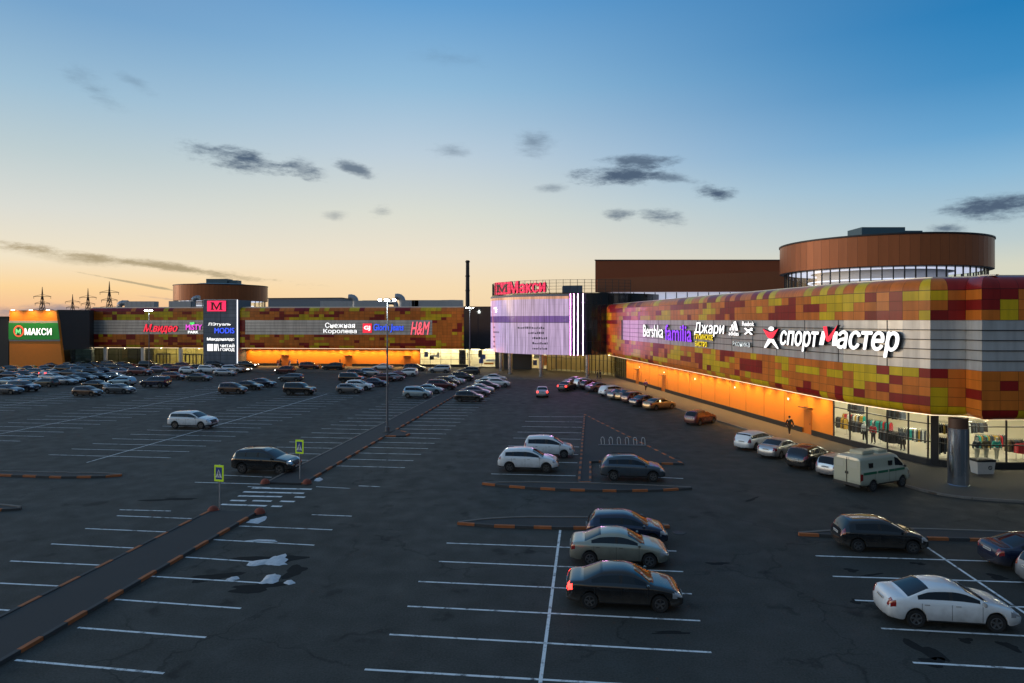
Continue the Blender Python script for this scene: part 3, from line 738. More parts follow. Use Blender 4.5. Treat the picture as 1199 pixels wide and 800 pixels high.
# glazed dark link between the left wing and the drum
b = MB(); b.prism([(-10.9, 149.0), (-1.0, 148.2), (0, 165), (-10.9, 165)], 4.4, 14.1); b.build('link_block', M_DGLASS, LWG)

# sign tower
TW = empty('sign_tower', (0, 0, 0), label='tall slate grey tower with stacked lit shop names and a white edge light', cat='tower')
pA, pB = lw.at(S(241.3))[0], lw.at(S(281))[0]; tt = (pB - pA).normalized(); nn = Vector((tt.y, -tt.x))
fA, fB = pA + nn * 1.2, pB + nn * 1.2; bA, bB = pA - nn * 5, pB - nn * 5
TZ = 15.75; tower = Path([(fA.x, fA.y), (fB.x, fB.y)])
b = MB(); tile_field(b, tower, 0, tower.L, [[(0, .1 + .89 * k), (0, .1 + .89 * (k + 1))] for k in range(17)] + [[(0, 15.23), (0, TZ)]], tw=4, pick=0); b.build('front_cladding', [tile_mat('cladding_slate', (.14, .17, .21), rough=.4, seam=.03, var=.05)], TW)
b = MB()
b.face([(fB.x, fB.y, .1), (bB.x, bB.y, .1), (bB.x, bB.y, TZ), (fB.x, fB.y, TZ)]); b.face([(bA.x, bA.y, .1), (fA.x, fA.y, .1), (fA.x, fA.y, TZ), (bA.x, bA.y, TZ)])
b.face([(bA.x, bA.y, .1), (bB.x, bB.y, .1), (bB.x, bB.y, TZ), (bA.x, bA.y, TZ)]); b.face([(fA.x, fA.y, TZ), (fB.x, fB.y, TZ), (bB.x, bB.y, TZ), (bA.x, bA.y, TZ)])
b.build('side_cladding', pbr('slate_side', (.12, .14, .17), .5), TW)
for q in (fA, fB):
    b = MB(); b.box((q.x, q.y, TZ / 2 + .05), (.16, .16, TZ - .1), rz=math.atan2(tt.y, tt.x)); b.build('edge_light', glow('tower_edge_glow', (.9, .92, 1), 1.6 if q is fB else .5), TW) if q is fB else None
b = MB(); b.bar((fA.x, fA.y, TZ + .05), (fB.x, fB.y, TZ + .05), .2, .1); b.build('top_trim', pbr('white_trim', (.75, .75, .75), .5), TW)

# ---------------------------------------------------------------- supermarket pavilion at the far left, and dark blocks beside it
PV = empty('supermarket_pavilion', (0, 0, 0), label='orange supermarket entrance block with leaning sides and green band, far left', cat='building')
pd = 150.0
def pav(px, py): return (at(px, pd), pd, Zp(py, pd))
def slabpoly(name, pts, th, mat, parent, dy=0.0):
    b = MB(); f = [(x, y + dy, z) for x, y, z in pts]; k = [(x, y + dy + th, z) for x, y, z in pts]; n = len(f)
    b.raw(f + k, [list(range(n)), list(range(n, 2 * n))[::-1]] + [(i, (i + 1) % n, n + (i + 1) % n, n + i) for i in range(n)]); return b.build(name, mat, parent)
slabpoly('front_wall', [pav(11, 430.5), pav(74, 430.5), pav(66, 363.5), pav(11, 363.5)], .8, M_ORW, PV)
b = MB(); b.prism([(at(12, pd), pd + .8), (at(62, pd), pd + .8), (at(62, pd), pd + 16), (at(12, pd), pd + 16)], 0, Zp(365, pd)); b.build('rear_body', pbr('pavilion_body', (.06, .05, .04), .6), PV)
slabpoly('grey_band', [pav(11, 399.5), pav(70.6, 399.5), pav(68, 375.8), pav(11, 375.8)], .1, pbr('band_grey', (.4, .4, .4), .4), PV, -.12)
slabpoly('green_band', [pav(11, 397.5), pav(70.4, 397.5), pav(68.3, 378.3), pav(11, 378.3)], .1, glow('sign_green', (.012, .20, .03), .45), PV, -.25)
for px in (17, 38, 58):
    b = MB(); q = pav(px, 364); b.box((q[0], pd - .5, q[2] + .15), (.6, .4, .14)); b.build('floodlight', glow('pavilion_lamp', (1, .75, .4), 8), PV)
    lamp('pavilion_spot', 'SPOT', (q[0], pd - 2.0, q[2] + .6), 1000, (1, .66, .3), PV, .1, 130, 1.0, rot=(R(22), 0, 0))
DB = empty('glass_block', (0, 0, 0), label='dark glazed entrance block between the orange supermarket front and the tile band', cat='building')
b = MB(); b.prism([(at(66.5, 150.3), 150.4), (at(104.8, 155), 155), (at(104.8, 160), 166), (at(66.5, 150.3), 166)], 4.2, Zp(363, 153)); b.build('upper_wall', pbr('charcoal_panel', (.035, .038, .042), .45, var=.15), DB)
lk = Path([(at(73, 153), 153.4), (at(105, 155), 155.6)])
glazing(DB, lk, 0, lk.L, .2, 4.2, (2.7,), pane=1.6, gm=M_GLASSD); room(DB, lk, 0, lk.L, .15, 4.2, 4, pbr('hall_wall_teal', (.16, .22, .22), .7), (.8, 1, .9), 1.2)
WH = empty('warehouse', (0, 0, 0), label='low dark flat building at the left edge beyond the orange pavilion', cat='building')
b = MB(); b.prism([(-160, 152), (at(10, 152), 152), (at(10, 152), 175), (-160, 175)], 0, Zp(372, 152)); b.build('wall', pbr('dark_sheet', (.03, .033, .036), .6, var=.2), WH)
b = MB(); b.prism([(-160.2, 151.8), (at(10, 152), 151.8), (at(10, 152), 175.2), (-160.2, 175.2)], Zp(372, 152), Zp(370.6, 152)); b.build('roof', M_DARK, WH)

# ---------------------------------------------------------------- centre: curved media facade on columns
DC, DR = Vector((14, 141)), 18.5
def drum(phi, r=DR): return (DC.x - r * math.cos(R(phi)), DC.y - r * math.sin(R(phi)))
CN = empty('entrance_drum', (0, 0, 0), label='curved central entrance block on steel columns carrying a glowing media screen', cat='building')
def arc(b, p0, p1, r, z0, z1, n, m=0, uvmap=False):
    for i in range(n):
        a0 = p0 + (p1 - p0) * i / n; a1 = p0 + (p1 - p0) * (i + 1) / n; q0 = drum(a0, r); q1 = drum(a1, r)
        b.face([(*q0, z0), (*q1, z0), (*q1, z1), (*q0, z1)], m, [(i / n, 0), ((i + 1) / n, 0), ((i + 1) / n, 1), (i / n, 1)] if uvmap else None)
DZ0, DZ1 = 4.5, 16.1
b = MB(); arc(b, -60, 200, DR - .12, DZ0, DZ1, 80); b.build('glass_wall', M_DGLASS, CN, smooth=30)
b = MB(); ring = [drum(a, DR - .13) for a in range(-60, 201, 5)]; cap(b, ring, DZ1 - .03); b.build('roof', M_ROOF, CN)
b = MB(); cap(b, ring, DZ0 + .01); b.build('soffit', pbr('canopy_soffit', (.16, .13, .1), .5), CN)
b = MB()
for a in range(82, 120, 4):
    q = drum(a, DR - .1); b.box((q[0], q[1], (DZ0 + DZ1) / 2), (.07, .07, DZ1 - DZ0))
for z in (7, 9.3, 11.6, 13.9): 
    for i in range(20):
        q0 = drum(80 + i * 2, DR - .1); q1 = drum(82 + i * 2, DR - .1); b.bar((*q0, z), (*q1, z), .06)
b.build('glazing_bar', pbr('glazing_bar_black', (.012, .014, .016), .3), CN)
def screen_mat():
    m = bpy.data.materials.new('media_screen'); m.use_nodes = True; nt = m.node_tree; N = nt.nodes; L = nt.links; bs = N['Principled BSDF']
    bs.inputs['Base Color'].default_value = (.02, .02, .025, 1); bs.inputs['Roughness'].default_value = .12; bs.inputs['Specular IOR Level'].default_value = .5
    uv = N.new('ShaderNodeUVMap'); sp = N.new('ShaderNodeSeparateXYZ'); L.new(uv.outputs[0], sp.inputs[0]); u, v = sp.outputs[0], sp.outputs[1]
    rp = N.new('ShaderNodeValToRGB'); e = rp.color_ramp.elements; st = [(0, (222, 190, 252)), (.30, (232, 200, 253)), (.40, (244, 190, 232)), (.46, (218, 190, 240)), (.6, (194, 172, 208)), (.8, (190, 166, 200)), (1, (198, 172, 208))]
    while len(e) < len(st): e.new(.5)
    for k, (p_, c_) in enumerate(st): e[k].position = p_; e[k].color = lin(*c_)
    L.new(u, rp.inputs[0])
    def mth(op, a, bb=0.0):
        n = N.new('ShaderNodeMath'); n.operation = op
        for i, x in enumerate((a, bb)):
            if isinstance(x, (int, float)): n.inputs[i].default_value = x
            else: L.new(x, n.inputs[i])
        return n.outputs[0]
    mp = N.new('ShaderNodeMapping'); mp.inputs['Scale'].default_value = (60, .9, 1); L.new(uv.outputs[0], mp.inputs[0])
    nz = N.new('ShaderNodeTexNoise'); nz.inputs['Scale'].default_value = 1.6; nz.inputs['Detail'].default_value = 4; L.new(mp.outputs[0], nz.inputs['Vector'])
    k = N.new('ShaderNodeMapRange'); k.inputs[1].default_value = .3; k.inputs[2].default_value = .7; k.inputs[3].default_value = .58; k.inputs[4].default_value = 1.36; L.new(nz.outputs[0], k.inputs[0])
    def band(a, bb): return mth('MULTIPLY', mth('GREATER_THAN', v, a), mth('LESS_THAN', v, bb))
    def mixc(f, a, c):
        n = N.new('ShaderNodeMix'); n.data_type = 'RGBA'; L.new(f, n.inputs[0]); L.new(a, n.inputs[6])
        if isinstance(c, tuple): n.inputs[7].default_value = c
        else: L.new(c, n.inputs[7])
        return n.outputs[2]
    c = mixc(band(.555, .665), rp.outputs[0], lin(112, 82, 150))
    c = mixc(mth('MULTIPLY', mth('LESS_THAN', mth('FRACT', mth('MULTIPLY', u, 34.0)), .16), .30), c, lin(96, 84, 112))
    c = mixc(mth('MULTIPLY', mth('LESS_THAN', mth('FRACT', mth('MULTIPLY', v, 7.0)), .03), .22), c, lin(96, 84, 112))
    c = mixc(band(.545, .555), c, lin(70, 60, 90)); c = mixc(band(.955, 1.01), c, lin(222, 160, 130))
    diag = mth('SUBTRACT', u, mth('MULTIPLY', v, -.10)); c = mixc(mth('MULTIPLY', mth('MULTIPLY', mth('GREATER_THAN', diag, .425), mth('LESS_THAN', diag, .445)), .6), c, lin(245, 150, 150))
    L.new(c, bs.inputs['Emission Color']); L.new(mth('MULTIPLY', k.outputs[0], .9), bs.inputs['Emission Strength']); return m
b = MB(); arc(b, -25, 79.5, DR + .05, DZ0 - .02, DZ1 - .6, 64, 0, True); b.build('media_screen', screen_mat(), CN, smooth=30)
b = MB(); arc(b, -25, 79.5, DR + .055, DZ1 - .6, DZ1 - .2, 64); b.build('screen_trim', pbr('screen_trim_grey', (.3, .29, .3), .5), CN)
# rows of small dark writing on the screen
tx = MB(); rr = random.Random(12)
for row, (ph0, cnt) in enumerate(((46, 15), (54, 9), (57, 8), (57, 8), (57, 8))):
    tx = MB(); ph = ph0; z = 9.35 - .98 * row
    for k in range(cnt):
        wdt = rr.choice((.5, .8, .8, 1.1)); q0 = drum(ph, DR + .08); q1 = drum(ph + wdt, DR + .08); hh = rr.choice((.26, .34, .42)); 
        tx.face([(*q0, z), (*q1, z), (*q1, z + hh), (*q0, z + hh)]); ph += wdt + .45
    tx.build('text_line', pbr('screen_text_dark', (.03, .025, .04), .5), CN)
for row in range(5):
    tx = MB(); ph = 16
    for k in range(3 if row != 1 else 8):
        q0 = drum(ph, DR + .08); q1 = drum(ph + .8, DR + .08); z = 9.35 - .98 * row; tx.face([(*q0, z), (*q1, z), (*q1, z + .35), (*q0, z + .35)]); ph += 1.4
    tx.build('text_line', MATS['screen_text_dark'], CN)
for ph in (80.4, 82.3, 84.6, 87.6):
    q = drum(ph, DR + .04); b = MB(); b.box((q[0], q[1], (DZ0 + DZ1) / 2 - .1), (.055, .10, DZ1 - DZ0 - .1), rz=R(ph - 90) * -1); b.build('light_strip', glow('drum_strip', (.95, .38, .86), 26), CN)
# ground floor under the drum
ge = Path([(-9.9, 149.0), (-3.6, 148.2), (3.2, 146.0), (7.8, 143.2), (14.2, 138.4), (19.7, 129.5), (19.85, 126)])
sA, sB, sCc = ge.px(580), ge.px(622.5), ge.px(640.5)
b = MB(); wall_seg(b, ge, sA, sB, .12, DZ0); b.build('dark_wall', pbr('charcoal_wall', (.03, .026, .028), .5, var=.2), CN)
g = glazing(CN, ge, 0, sA, .6, 4.36, (3.2,), pane=2.6); room(CN, ge, 0.02, sA, .5, 4.4, 3, MATS['shop_wall_bright'], (1, .86, .55), 22.0)
po = MB()
for px, zc, w, h, m in ((562, 3.4, .9, 1.7, 3), (565, 2.7, 1.2, 1.1, 0), (575, 1.9, 2.6, .5, 1), (563, 1.7, 1.0, 1.0, 0), (572, 1.2, 2.2, .4, 2)):
    po = MB(); p, t, n = ge.at(ge.px(px)); q = p - n * .4; po.box((q.x, q.y, zc), (w, .05, h), rz=math.atan2(t.y, t.x)); po.build('window_poster', cols[m], CN)
glazing(CN, ge, sB, sCc, .5, 4.4, (3.5,), pane=1.6); room(CN, ge, sB + .02, sCc - .02, .4, 4.42, 2.5, MATS['shop_wall_bright'], (1, .84, .5), 20.0)
po = MB()
for px, zc, w, h, m in ((625.5, 1.6, 1.0, 1.1, 0), (627, 3.2, 1.3, 1.4, 1), (637, 2.2, .8, 2.2, 2)):
    po = MB(); p, t, n = ge.at(ge.px(px)); q = p - n * .4; po.box((q.x, q.y, zc), (w, .05, h), rz=math.atan2(t.y, t.x)); po.build('window_poster', cols[m], CN)
glazing(CN, ge, sCc, ge.L, .15, 4.4, (2.9,), pane=1.25, gm=M_GLASSD, mull=.12); room(CN, ge, sCc + .02, ge.L, .13, 4.42, 4, pbr('lobby_wall', (.5, .38, .2), .7), (1, .8, .42), 13.0)
for px, d, w in ((587, 141, .5), (597.5, 132.5, .46), (633.8, 126.3, .46), (688, 124.6, .46)):
    c = MB(); c.lathe([(w + .1, .12), (w + .1, .3), (w, .32), (w, 4.55)], 20, (at(px, d), d, 0)); c.build('column', M_STEEL, CN, smooth=40)
for (x, y) in ((-6, 143), (-1, 137), (3, 131), (8, 135), (8, 127.5), (13, 131), (15, 126.5), (18, 122)):
    e = MB(); e.lathe([(0, 4.44), (.14, 4.44), (.15, 4.5)], 10, (x, y, 0)); e.build('downlight', MATS['downlight_glow'], CN)
    lamp('canopy_lamp', 'SPOT', (x, y, 4.4), 260, (1, .70, .34), CN, .15, 150, .7)
# upper deck of the drum to the right, and the mesh railing round its roof
b = MB()
for i in range(41):
    a = -50 + i * 4.2; q = drum(a, DR - .3); b.box((q[0], q[1], DZ1 + 1.25), (.09, .09, 2.6))
for z in (DZ1 + .1, DZ1 + .75, DZ1 + 1.3, DZ1 + 1.9, DZ1 + 2.5):
    for i in range(80):
        q0 = drum(-50 + i * 2.1, DR - .3); q1 = drum(-50 + (i + 1) * 2.1, DR - .3); b.bar((*q0, z), (*q1, z), .05)
for i in range(240):
    q = drum(-50 + i * .7, DR - .3); b.box((q[0], q[1], DZ1 + 1.25), (.02, .02, 2.5))
b.build('roof_railing', pbr('railing_dark', (.05, .06, .06), .5, metal=.5), CN)
b = MB(); b.prism([(at(659, 128), 127.5), (at(681, 128), 126.5), (at(684, 128), 131), (at(660, 128), 132)], DZ1 - .1, DZ1 + 1.6)
b.build('roof_hatch', pbr('hatch_blue_grey', (.07, .11, .15), .5), CN)

# ---------------------------------------------------------------- rotundas and the brown block behind
def rotunda(c, r, zs, zt, z0, capz, seed, label, warm=(.75, .8, 1), panes=60, n=72, es=1.0, capr=.32):
    o = empty('rotunda', (0, 0, 0), label=label, cat='building')
    pts = lambda rr, z, n_: [(c[0] + rr * math.cos(2 * math.pi * k / n_), c[1] + rr * math.sin(2 * math.pi * k / n_), z) for k in range(n_)]
    b = MB(); rg = random.Random(seed); a = Path([(p[0], p[1]) for p in pts(r, 0, n)] + [(c[0] + r, c[1])])
    for k in range(n):
        p0, p1 = a.p[k], a.p[k + 1]; b.face([(p0.x, p0.y, zs), (p1.x, p1.y, zs), (p1.x, p1.y, zt), (p0.x, p0.y, zt)], 0, [(0, 0), (1, 0), (1, 1), (0, 1)])
    b.build('cladding_ring', [tile_mat('cladding_bronze', (.37, .11, .036), rough=.38, seam=.02, metal=.2, var=.08, streak=.97)], o)
    b = MB(); b.face(pts(r - .05, zt - .05, n)); b.face(pts(r - .02, zs + .01, n)[::-1]); b.build('roof', M_ROOF, o)
    b = MB(); b.raw(pts(r, zt, n) + pts(r + .12, zt, n) + pts(r + .12, zt + .18, n) + pts(r, zt + .18, n), [(i * n + k, i * n + (k + 1) % n, (i + 1) * n + (k + 1) % n, (i + 1) * n + k) for i in range(3) for k in range(n)]); b.build('roof_trim', M_DARK, o)
    rg_ = r - .7
    g = MB(); q0 = pts(rg_, z0, panes); q1 = pts(rg_, zs, panes); g.raw(q0 + q1, [(k, (k + 1) % panes, panes + (k + 1) % panes, panes + k) for k in range(panes)]); go = g.build('window_band', M_GLASS, o)
    f = MB()
    for k in range(panes): f.box((q0[k][0], q0[k][1], (z0 + zs) / 2), (.14, .14, zs - z0), rz=2 * math.pi * k / panes)
    f.build('window_frame', M_FRAME, go)
    iw = MB(); q0 = pts(rg_ - 4.5, z0, 40); q1 = pts(rg_ - 4.5, zs, 40); iw.raw(q0 + q1, [(k, (k + 1) % 40, 40 + (k + 1) % 40, 40 + k) for k in range(40)]); iw.face(pts(rg_, z0 + .02, 40)); io = iw.build('inner_wall', pbr('rotunda_inner', (.72, .72, .76), .7), o)
    l = MB(); q = pts(rg_ - 3.2, zs - 1.5, 48); q2 = pts(rg_ - 3.2, zs - 1.32, 48); l.raw(q + q2, [(k, (k + 1) % 48, 48 + (k + 1) % 48, 48 + k) for k in range(48)])
    l.build('ring_lamp', glow('ring_lamp_%d' % seed, warm, .9 * es), io)
    l = MB(); q = pts(rg_ - 3.6, zs - .1, 48); q2 = pts(rg_ - .6, zs - .1, 48); l.raw(q + q2, [(k, (k + 1) % 48, 48 + (k + 1) % 48, 48 + k) for k in range(48)])
    l.build('ceiling_lamp', glow('ring_ceiling_%d' % seed, (.76, .78, 1), .8 * es), io)
    b = MB(); b.lathe([(r * .92, zt - .05), (r * .5, zt + (capz - zt) * .34), (0.01, zt + (capz - zt) * .45)], 28, (c[0], c[1], 0)); b.box((c[0] - .6, c[1], zt + (capz - zt) * .66), (6.2, 4, (capz - zt) * .68)); b.box((c[0] + 3.6, c[1], zt + (capz - zt) * .52), (3.4, 3, (capz - zt) * .6)); b.build('roof_cap', pbr('cap_teal', (.07, .13, .16), .5, metal=.3), o)
    return o
rotunda((53.7, 96), 13.55, 17.9, 21.9, 13.8, 24.3, 3, 'big round bronze-clad rotunda with lit window band above the right wing', panes=64)
rotunda((at(259.5, 196), 196), 12.9, 16.6, 21.0, 13.8, 23.2, 4, 'smaller bronze rotunda behind the left wing and sign tower', warm=(.9, .9, 1), panes=40)
BB = empty('brown_block', (0, 0, 0), label='flat brown upper storey of the mall left of the big rotunda', cat='building')
b = MB(); b.prism([(at(697, 131), 131), (62, 131), (62, 150), (24, 150)], 16.6, 22.85); b.build('wall', M_BROWN, BB)
b = MB(); b.prism([(at(697, 131) - .15, 130.85), (62, 130.85), (62.2, 150.2), (24, 150.2)], 22.85, 23.05); b.build('roof_trim', M_DARK, BB)
b = MB(); b.raw([(16.9, 130.2, 16.6), (30, 129.2, 16.6), (44, 128.3, 16.6), (60, 127.6, 16.6), (16.9, 130.2, 19.2), (30, 129.2, 19.7), (44, 128.3, 20.2), (60, 127.6, 20.8), (16.9, 131.2, 16.6), (60, 131.2, 16.6), (16.9, 131.2, 19.2), (60, 131.2, 20.8)], [(0, 1, 5, 4), (1, 2, 6, 5), (2, 3, 7, 6), (0, 4, 10, 8), (3, 9, 11, 7), (4, 5, 6, 7, 11, 10), (0, 8, 9, 3, 2, 1)]); b.build('curved_wall', pbr('brown_cladding_ribbed', (.34, .105, .036), .45, metal=.15, var=.12, stretch=(1, 1, .05)), BB)
b = MB(); b.prism([(20, 131), (60, 129.5), (60, 140), (20, 140)], 13.9, 16.55); b.build('window_band', glow('clerestory_glow', (.7, .75, .95), .55), BB)
b = MB()
for k in range(20):
    t = k / 19; b.box((20 + 40 * t, 130.95 - 1.5 * t, 15.2), (.15, .15, 2.6))
b.build('window_frame', M_FRAME, BB)
PH = empty('penthouse', (0, 0, 0), label='long grey plant room on the left wing roof right of the round tower', cat='building')
b = MB(); b.prism([(at(314, 172), 172), (at(400, 168), 168), (at(400, 168), 180), (at(314, 172), 184)], 13.9, Zp(349.5, 170)); b.build('wall', pbr('plant_room_grey', (.17, .19, .22), .6, var=.1), PH)
b = MB(); b.prism([(at(314, 172) - .2, 171.8), (at(400, 168) + .2, 167.8), (at(400, 168) + .2, 180.2), (at(314, 172) - .2, 184.2)], Zp(349.5, 170), Zp(348.8, 170)); b.build('roof', M_DARK, PH)

# ================================================================ SIGNS
G_WHITE = glow('sign_white', (1, .98, .95), 1.25); G_RED = glow('sign_red', (1, .03, .06), 1.0); G_PURP = glow('sign_purple', (.30, .05, .95), 1.0); G_YEL = glow('sign_yellow', (1, .72, .02), 1.0)
G_BLUE = glow('sign_blue', (.05, .12, 1), .9); G_PINK = glow('sign_pink', (.95, .1, .75), 1.0); G_GREEN = glow('sign_leaf', (.1, .8, .15), 1.0); G_MRED = glow('sign_magenta_red', (1, .02, .10), 1.1)
M_RET = pbr('letter_return', (.035, .035, .04), .5); M_DKRED = pbr('sign_dark_red', (.12, .01, .015), .5)
RETURN = {}
class Wallframe:
    """places flat things on a wall path by photo columns and rows"""
    def __init__(s, path, standoff): s.path = path; s.so = standoff
    def place(s, px0, px1, ytop, ybot, name, mesh_fn, parent):
        d0, d1 = s.path.px(px0), s.path.px(px1); p, t, n = s.path.at(d0); e, _, _ = s.path.at(d1); w = (e - p).length
        c = (p + e) / 2; z1 = Zp(ytop, c.y); z0 = Zp(ybot, c.y); t = (e - p).normalized(); n = Vector((t.y, -t.x))
        me = mesh_fn(w, z1 - z0); o = link(name, me, parent); q = p + n * s.so
        o.matrix_world = frame_matrix((q.x, q.y, z0), t, n); return o
def txt(body, mat, bold=.02, shear=0, depth=.12): return lambda w, h: text_mesh(body, w, h, depth, bold, shear, [mat, M_RET])
def poly(polys, mat, depth=.12):
    """flat shapes given in a unit square"""
    def fn(w, h):
        b = MB()
        for pg in polys:
            k = len(b.v); n = len(pg); b.v += [(x * w, y * h, depth) for x, y in pg] + [(x * w, y * h, 0) for x, y in pg]
            b.f.append([k + i for i in range(n)]); b.m.append(0); b.f.append([k + n + i for i in range(n)][::-1]); b.m.append(1)
            for i in range(n): b.f.append([k + i, k + n + i, k + n + (i + 1) % n, k + (i + 1) % n]); b.m.append(1)
        return b.mesh('emblem', [mat, M_RET])
    return fn
def circ(cx, cy, r, n=20, ry=None): return [(cx + r * math.cos(2 * math.pi * k / n), cy + (ry or r) * math.sin(2 * math.pi * k / n)) for k in range(n)]
def rect(x0, y0, x1, y1): return [(x0, y0), (x1, y0), (x1, y1), (x0, y1)]
SERIF_M = [(0, 0), (.30, 0), (.30, .10), (.22, .12), (.22, .75), (.47, 0), (.53, 0), (.78, .75), (.78, .12), (.70, .10), (.70, 0), (1, 0), (1, .10), (.93, .12), (.93, .88), (1, .9), (1, 1), (.74, 1), (.5, .32), (.26, 1), (0, 1), (0, .9), (.07, .88), (.07, .12), (0, .10)]
def sign(name, label, items, wf):
    r = empty(name, (0, 0, 0), label=label, cat='sign', group='lit shop signs on the mall')
    first = True
    for it in items:
        o = wf.place(it[0], it[1], it[2], it[3], it[4], it[5], r)
        if len(it) > 6:
            o.matrix_world = o.matrix_world @ Matrix.Translation((0, 0, it[6]))
        if first:
            loc = o.matrix_world.translation.copy(); first = False
    bpy.context.view_layer.update()
    kids = [c for c in bpy.data.objects if c.parent == r]
    r.location = loc
    for c in kids: c.matrix_parent_inverse = Matrix.Translation(-loc)
    return r
rw = Wallframe(band, .06)
sign('shop_sign', 'white lit letters Bershka on the right wing grey strip', [(754.5, 778, 380.5, 395, 'lettering', txt('Bershka', G_WHITE, .012))], rw)
sign('shop_sign', 'purple lit letters familia beside the white Bershka letters', [(780, 811.5, 380.5, 399.5, 'lettering', txt('familia', G_PURP, .015))], rw)
sign('shop_sign', 'white brush letters Джари above two yellow lines of words', [(814.5, 850, 377.5, 394, 'lettering', txt('Джари', G_WHITE, .02, .12)), (815, 836.5, 391.5, 398, 'small_lettering', txt('ГРУЗИНСКОЕ', G_YEL, .03)), (815.5, 829.5, 400, 406, 'small_lettering', txt('БИСТРО', G_YEL, .03))], rw)
sign('shop_sign', 'white emblem of three slanted bars over small word adidas', [(856, 866, 375.8, 387, 'emblem', poly([[(.0, .0), (.22, .0), (.13, .32), (.05, .25)], [(.3, .0), (.58, .0), (.42, .68), (.2, .55)], [(.66, .0), (1, .0), (.74, 1), (.47, .85)]], G_WHITE)), (855, 867, 388, 393, 'lettering', txt('adidas', G_WHITE, .03))], rw)
sign('shop_sign', 'small white word Reebok over crossed white strokes', [(871, 885, 376.5, 382, 'lettering', txt('Reebok', G_WHITE, .03)), (873, 883.5, 383.5, 392, 'emblem', poly([[(0, .05), (.2, .0), (1, .85), (.85, 1)], [(.78, 0), (1, .05), (.2, .95), (0, .85)], [(.45, .6), (1, .55), (.95, .72), (.5, .72)]], G_WHITE))], rw)
sign('shop_sign', 'small dim grey word эконика low on the grey strip', [(859.5, 880, 400.5, 406, 'lettering', txt('эконика', glow('sign_dim', (.85, .9, .88), .5), .01))], rw)
sign('shop_sign', 'huge white letters спортмастер with red star figure, nearest sign on the right wing',
     [(917, 963, 387.5, 411.5, 'lettering', txt('спорт', G_WHITE, .03, .22, .25)), (963, 985, 384.5, 404.5, 'emblem', poly([[(.0, .0), (.24, 0), (.40, .82), (.16, .82)], [(.70, 0), (.96, 0), (1, .82), (.78, .82)]], G_WHITE, .25)),
      (968, 985.5, 381.5, 400.5, 'red_mark', poly([[(.02, .95), (.3, .95), (.38, .30), (1, 1.05), (.55, .1), (.40, .0), (.25, .05)]], G_RED, .28), .03), (983, 1057, 387.5, 417.5, 'lettering', txt('астер', G_WHITE, .03, .22, .25)),
      (897.5, 915, 388, 408, 'star_figure', poly([[(.0, 0), (.15, 0), (.5, .38), (.92, 0), (1, .02), (.68, .55), (.3, .55)]], G_WHITE, .22)), (897, 915.5, 384, 397, 'star_arms', poly([[(.0, .9), (.42, .62), (.62, .62), (1, .95), (.68, .12), (.5, .0), (.32, .15)]], G_RED, .26), .03), (903, 909.5, 382.5, 387.5, 'star_head', poly([circ(.5, .5, .5)], G_WHITE, .22))], rw)
lws = Wallframe(lw, .05)
sign('shop_sign', 'red italic lit letters М.видео on the left wing', [(168.5, 208.5, 379.5, 390.5, 'lettering', txt('М.видео', G_RED, .03, .35))], lws)
sign('shop_sign', 'purple letters Misty with green leaf above white word Park', [(218, 237, 380, 386.5, 'lettering', txt('MiSTY', G_PINK, .03)), (220.5, 233, 387.5, 390.5, 'small_lettering', txt('PARK', G_WHITE, .05)), (222.5, 228.5, 376.5, 381, 'leaf', poly([circ(.25, .5, .25, 10, .3), circ(.7, .55, .28, 10, .3), circ(.5, .25, .2, 10, .25)], G_GREEN))], lws)
sign('shop_sign', 'two-line white lit name Снежная Королева on the left wing', [(381, 416, 378, 384, 'lettering', txt('Снежная', G_WHITE, .015)), (379, 418, 385.2, 391.5, 'lettering', txt('Королева', G_WHITE, .015))], lws)
sign('shop_sign', 'red square with white letters GJ and blue name Gloria Jeans', [(425, 435.5, 379, 389.8, 'red_square', poly([rect(0, 0, 1, 1)], G_RED)), (426.5, 434, 381.5, 387.5, 'square_lettering', txt('GJ', G_WHITE, .05), .1), (437.5, 473, 379.3, 389.5, 'lettering', txt('Gloria Jeans', G_BLUE, .03, .15))], lws)
sign('shop_sign', 'large pinkish red letters H&M at the right end of the left wing', [(481, 503.5, 376.8, 392.3, 'lettering', txt('H&M', glow('sign_hm', (1, .12, .16), 1.1), .02, .3))], lws)
tws = Wallframe(tower, .05)
sign('tower_emblem', 'red square emblem with dark serif M at the top of the grey sign tower', [(243, 265, 352.3, 364.6, 'red_square', poly([rect(0, 0, 1, 1)], G_MRED)), (247, 261, 354, 363, 'emblem_letter', poly([SERIF_M], M_DKRED, .06), .1)], tws)
sign('shop_sign', 'white letters Лэтуаль under the red emblem on the grey tower', [(244, 271, 378, 382.2, 'lettering', txt('Л\u042dтуаль', G_WHITE, .02))], tws)
sign('shop_sign', 'blue letters Modis on the grey sign tower', [(251.5, 275, 384, 390.5, 'lettering', txt('MODIS', G_BLUE, .04))], tws)
sign('shop_sign', 'white letters Макдоналдс on the grey sign tower', [(242.8, 275, 395.3, 399.6, 'lettering', txt('Макдоналдс', G_WHITE, .04))], tws)
sign('shop_sign', 'white square, bars and words Читай город lowest on the grey tower', [(243.2, 250, 403, 411, 'white_square', poly([rect(0, 0, 1, 1)], G_WHITE)), (251.2, 257, 403, 411, 'slanted_bars', poly([rect(0, 0, .28, 1), rect(.36, 0, .55, 1), [(.8, 0), (1, 0), (.82, 1), (.62, 1)]], G_WHITE)), (258.3, 275, 402.6, 406.8, 'lettering', txt('ЧИТАЙ', G_WHITE, .04)), (258.3, 275, 407.6, 411.8, 'lettering', txt('ГОРОД', G_WHITE, .04))], tws)
pvp = Path([(at(5, pd), pd - .3), (at(80, pd), pd - .3)]); pvs = Wallframe(pvp, .02)
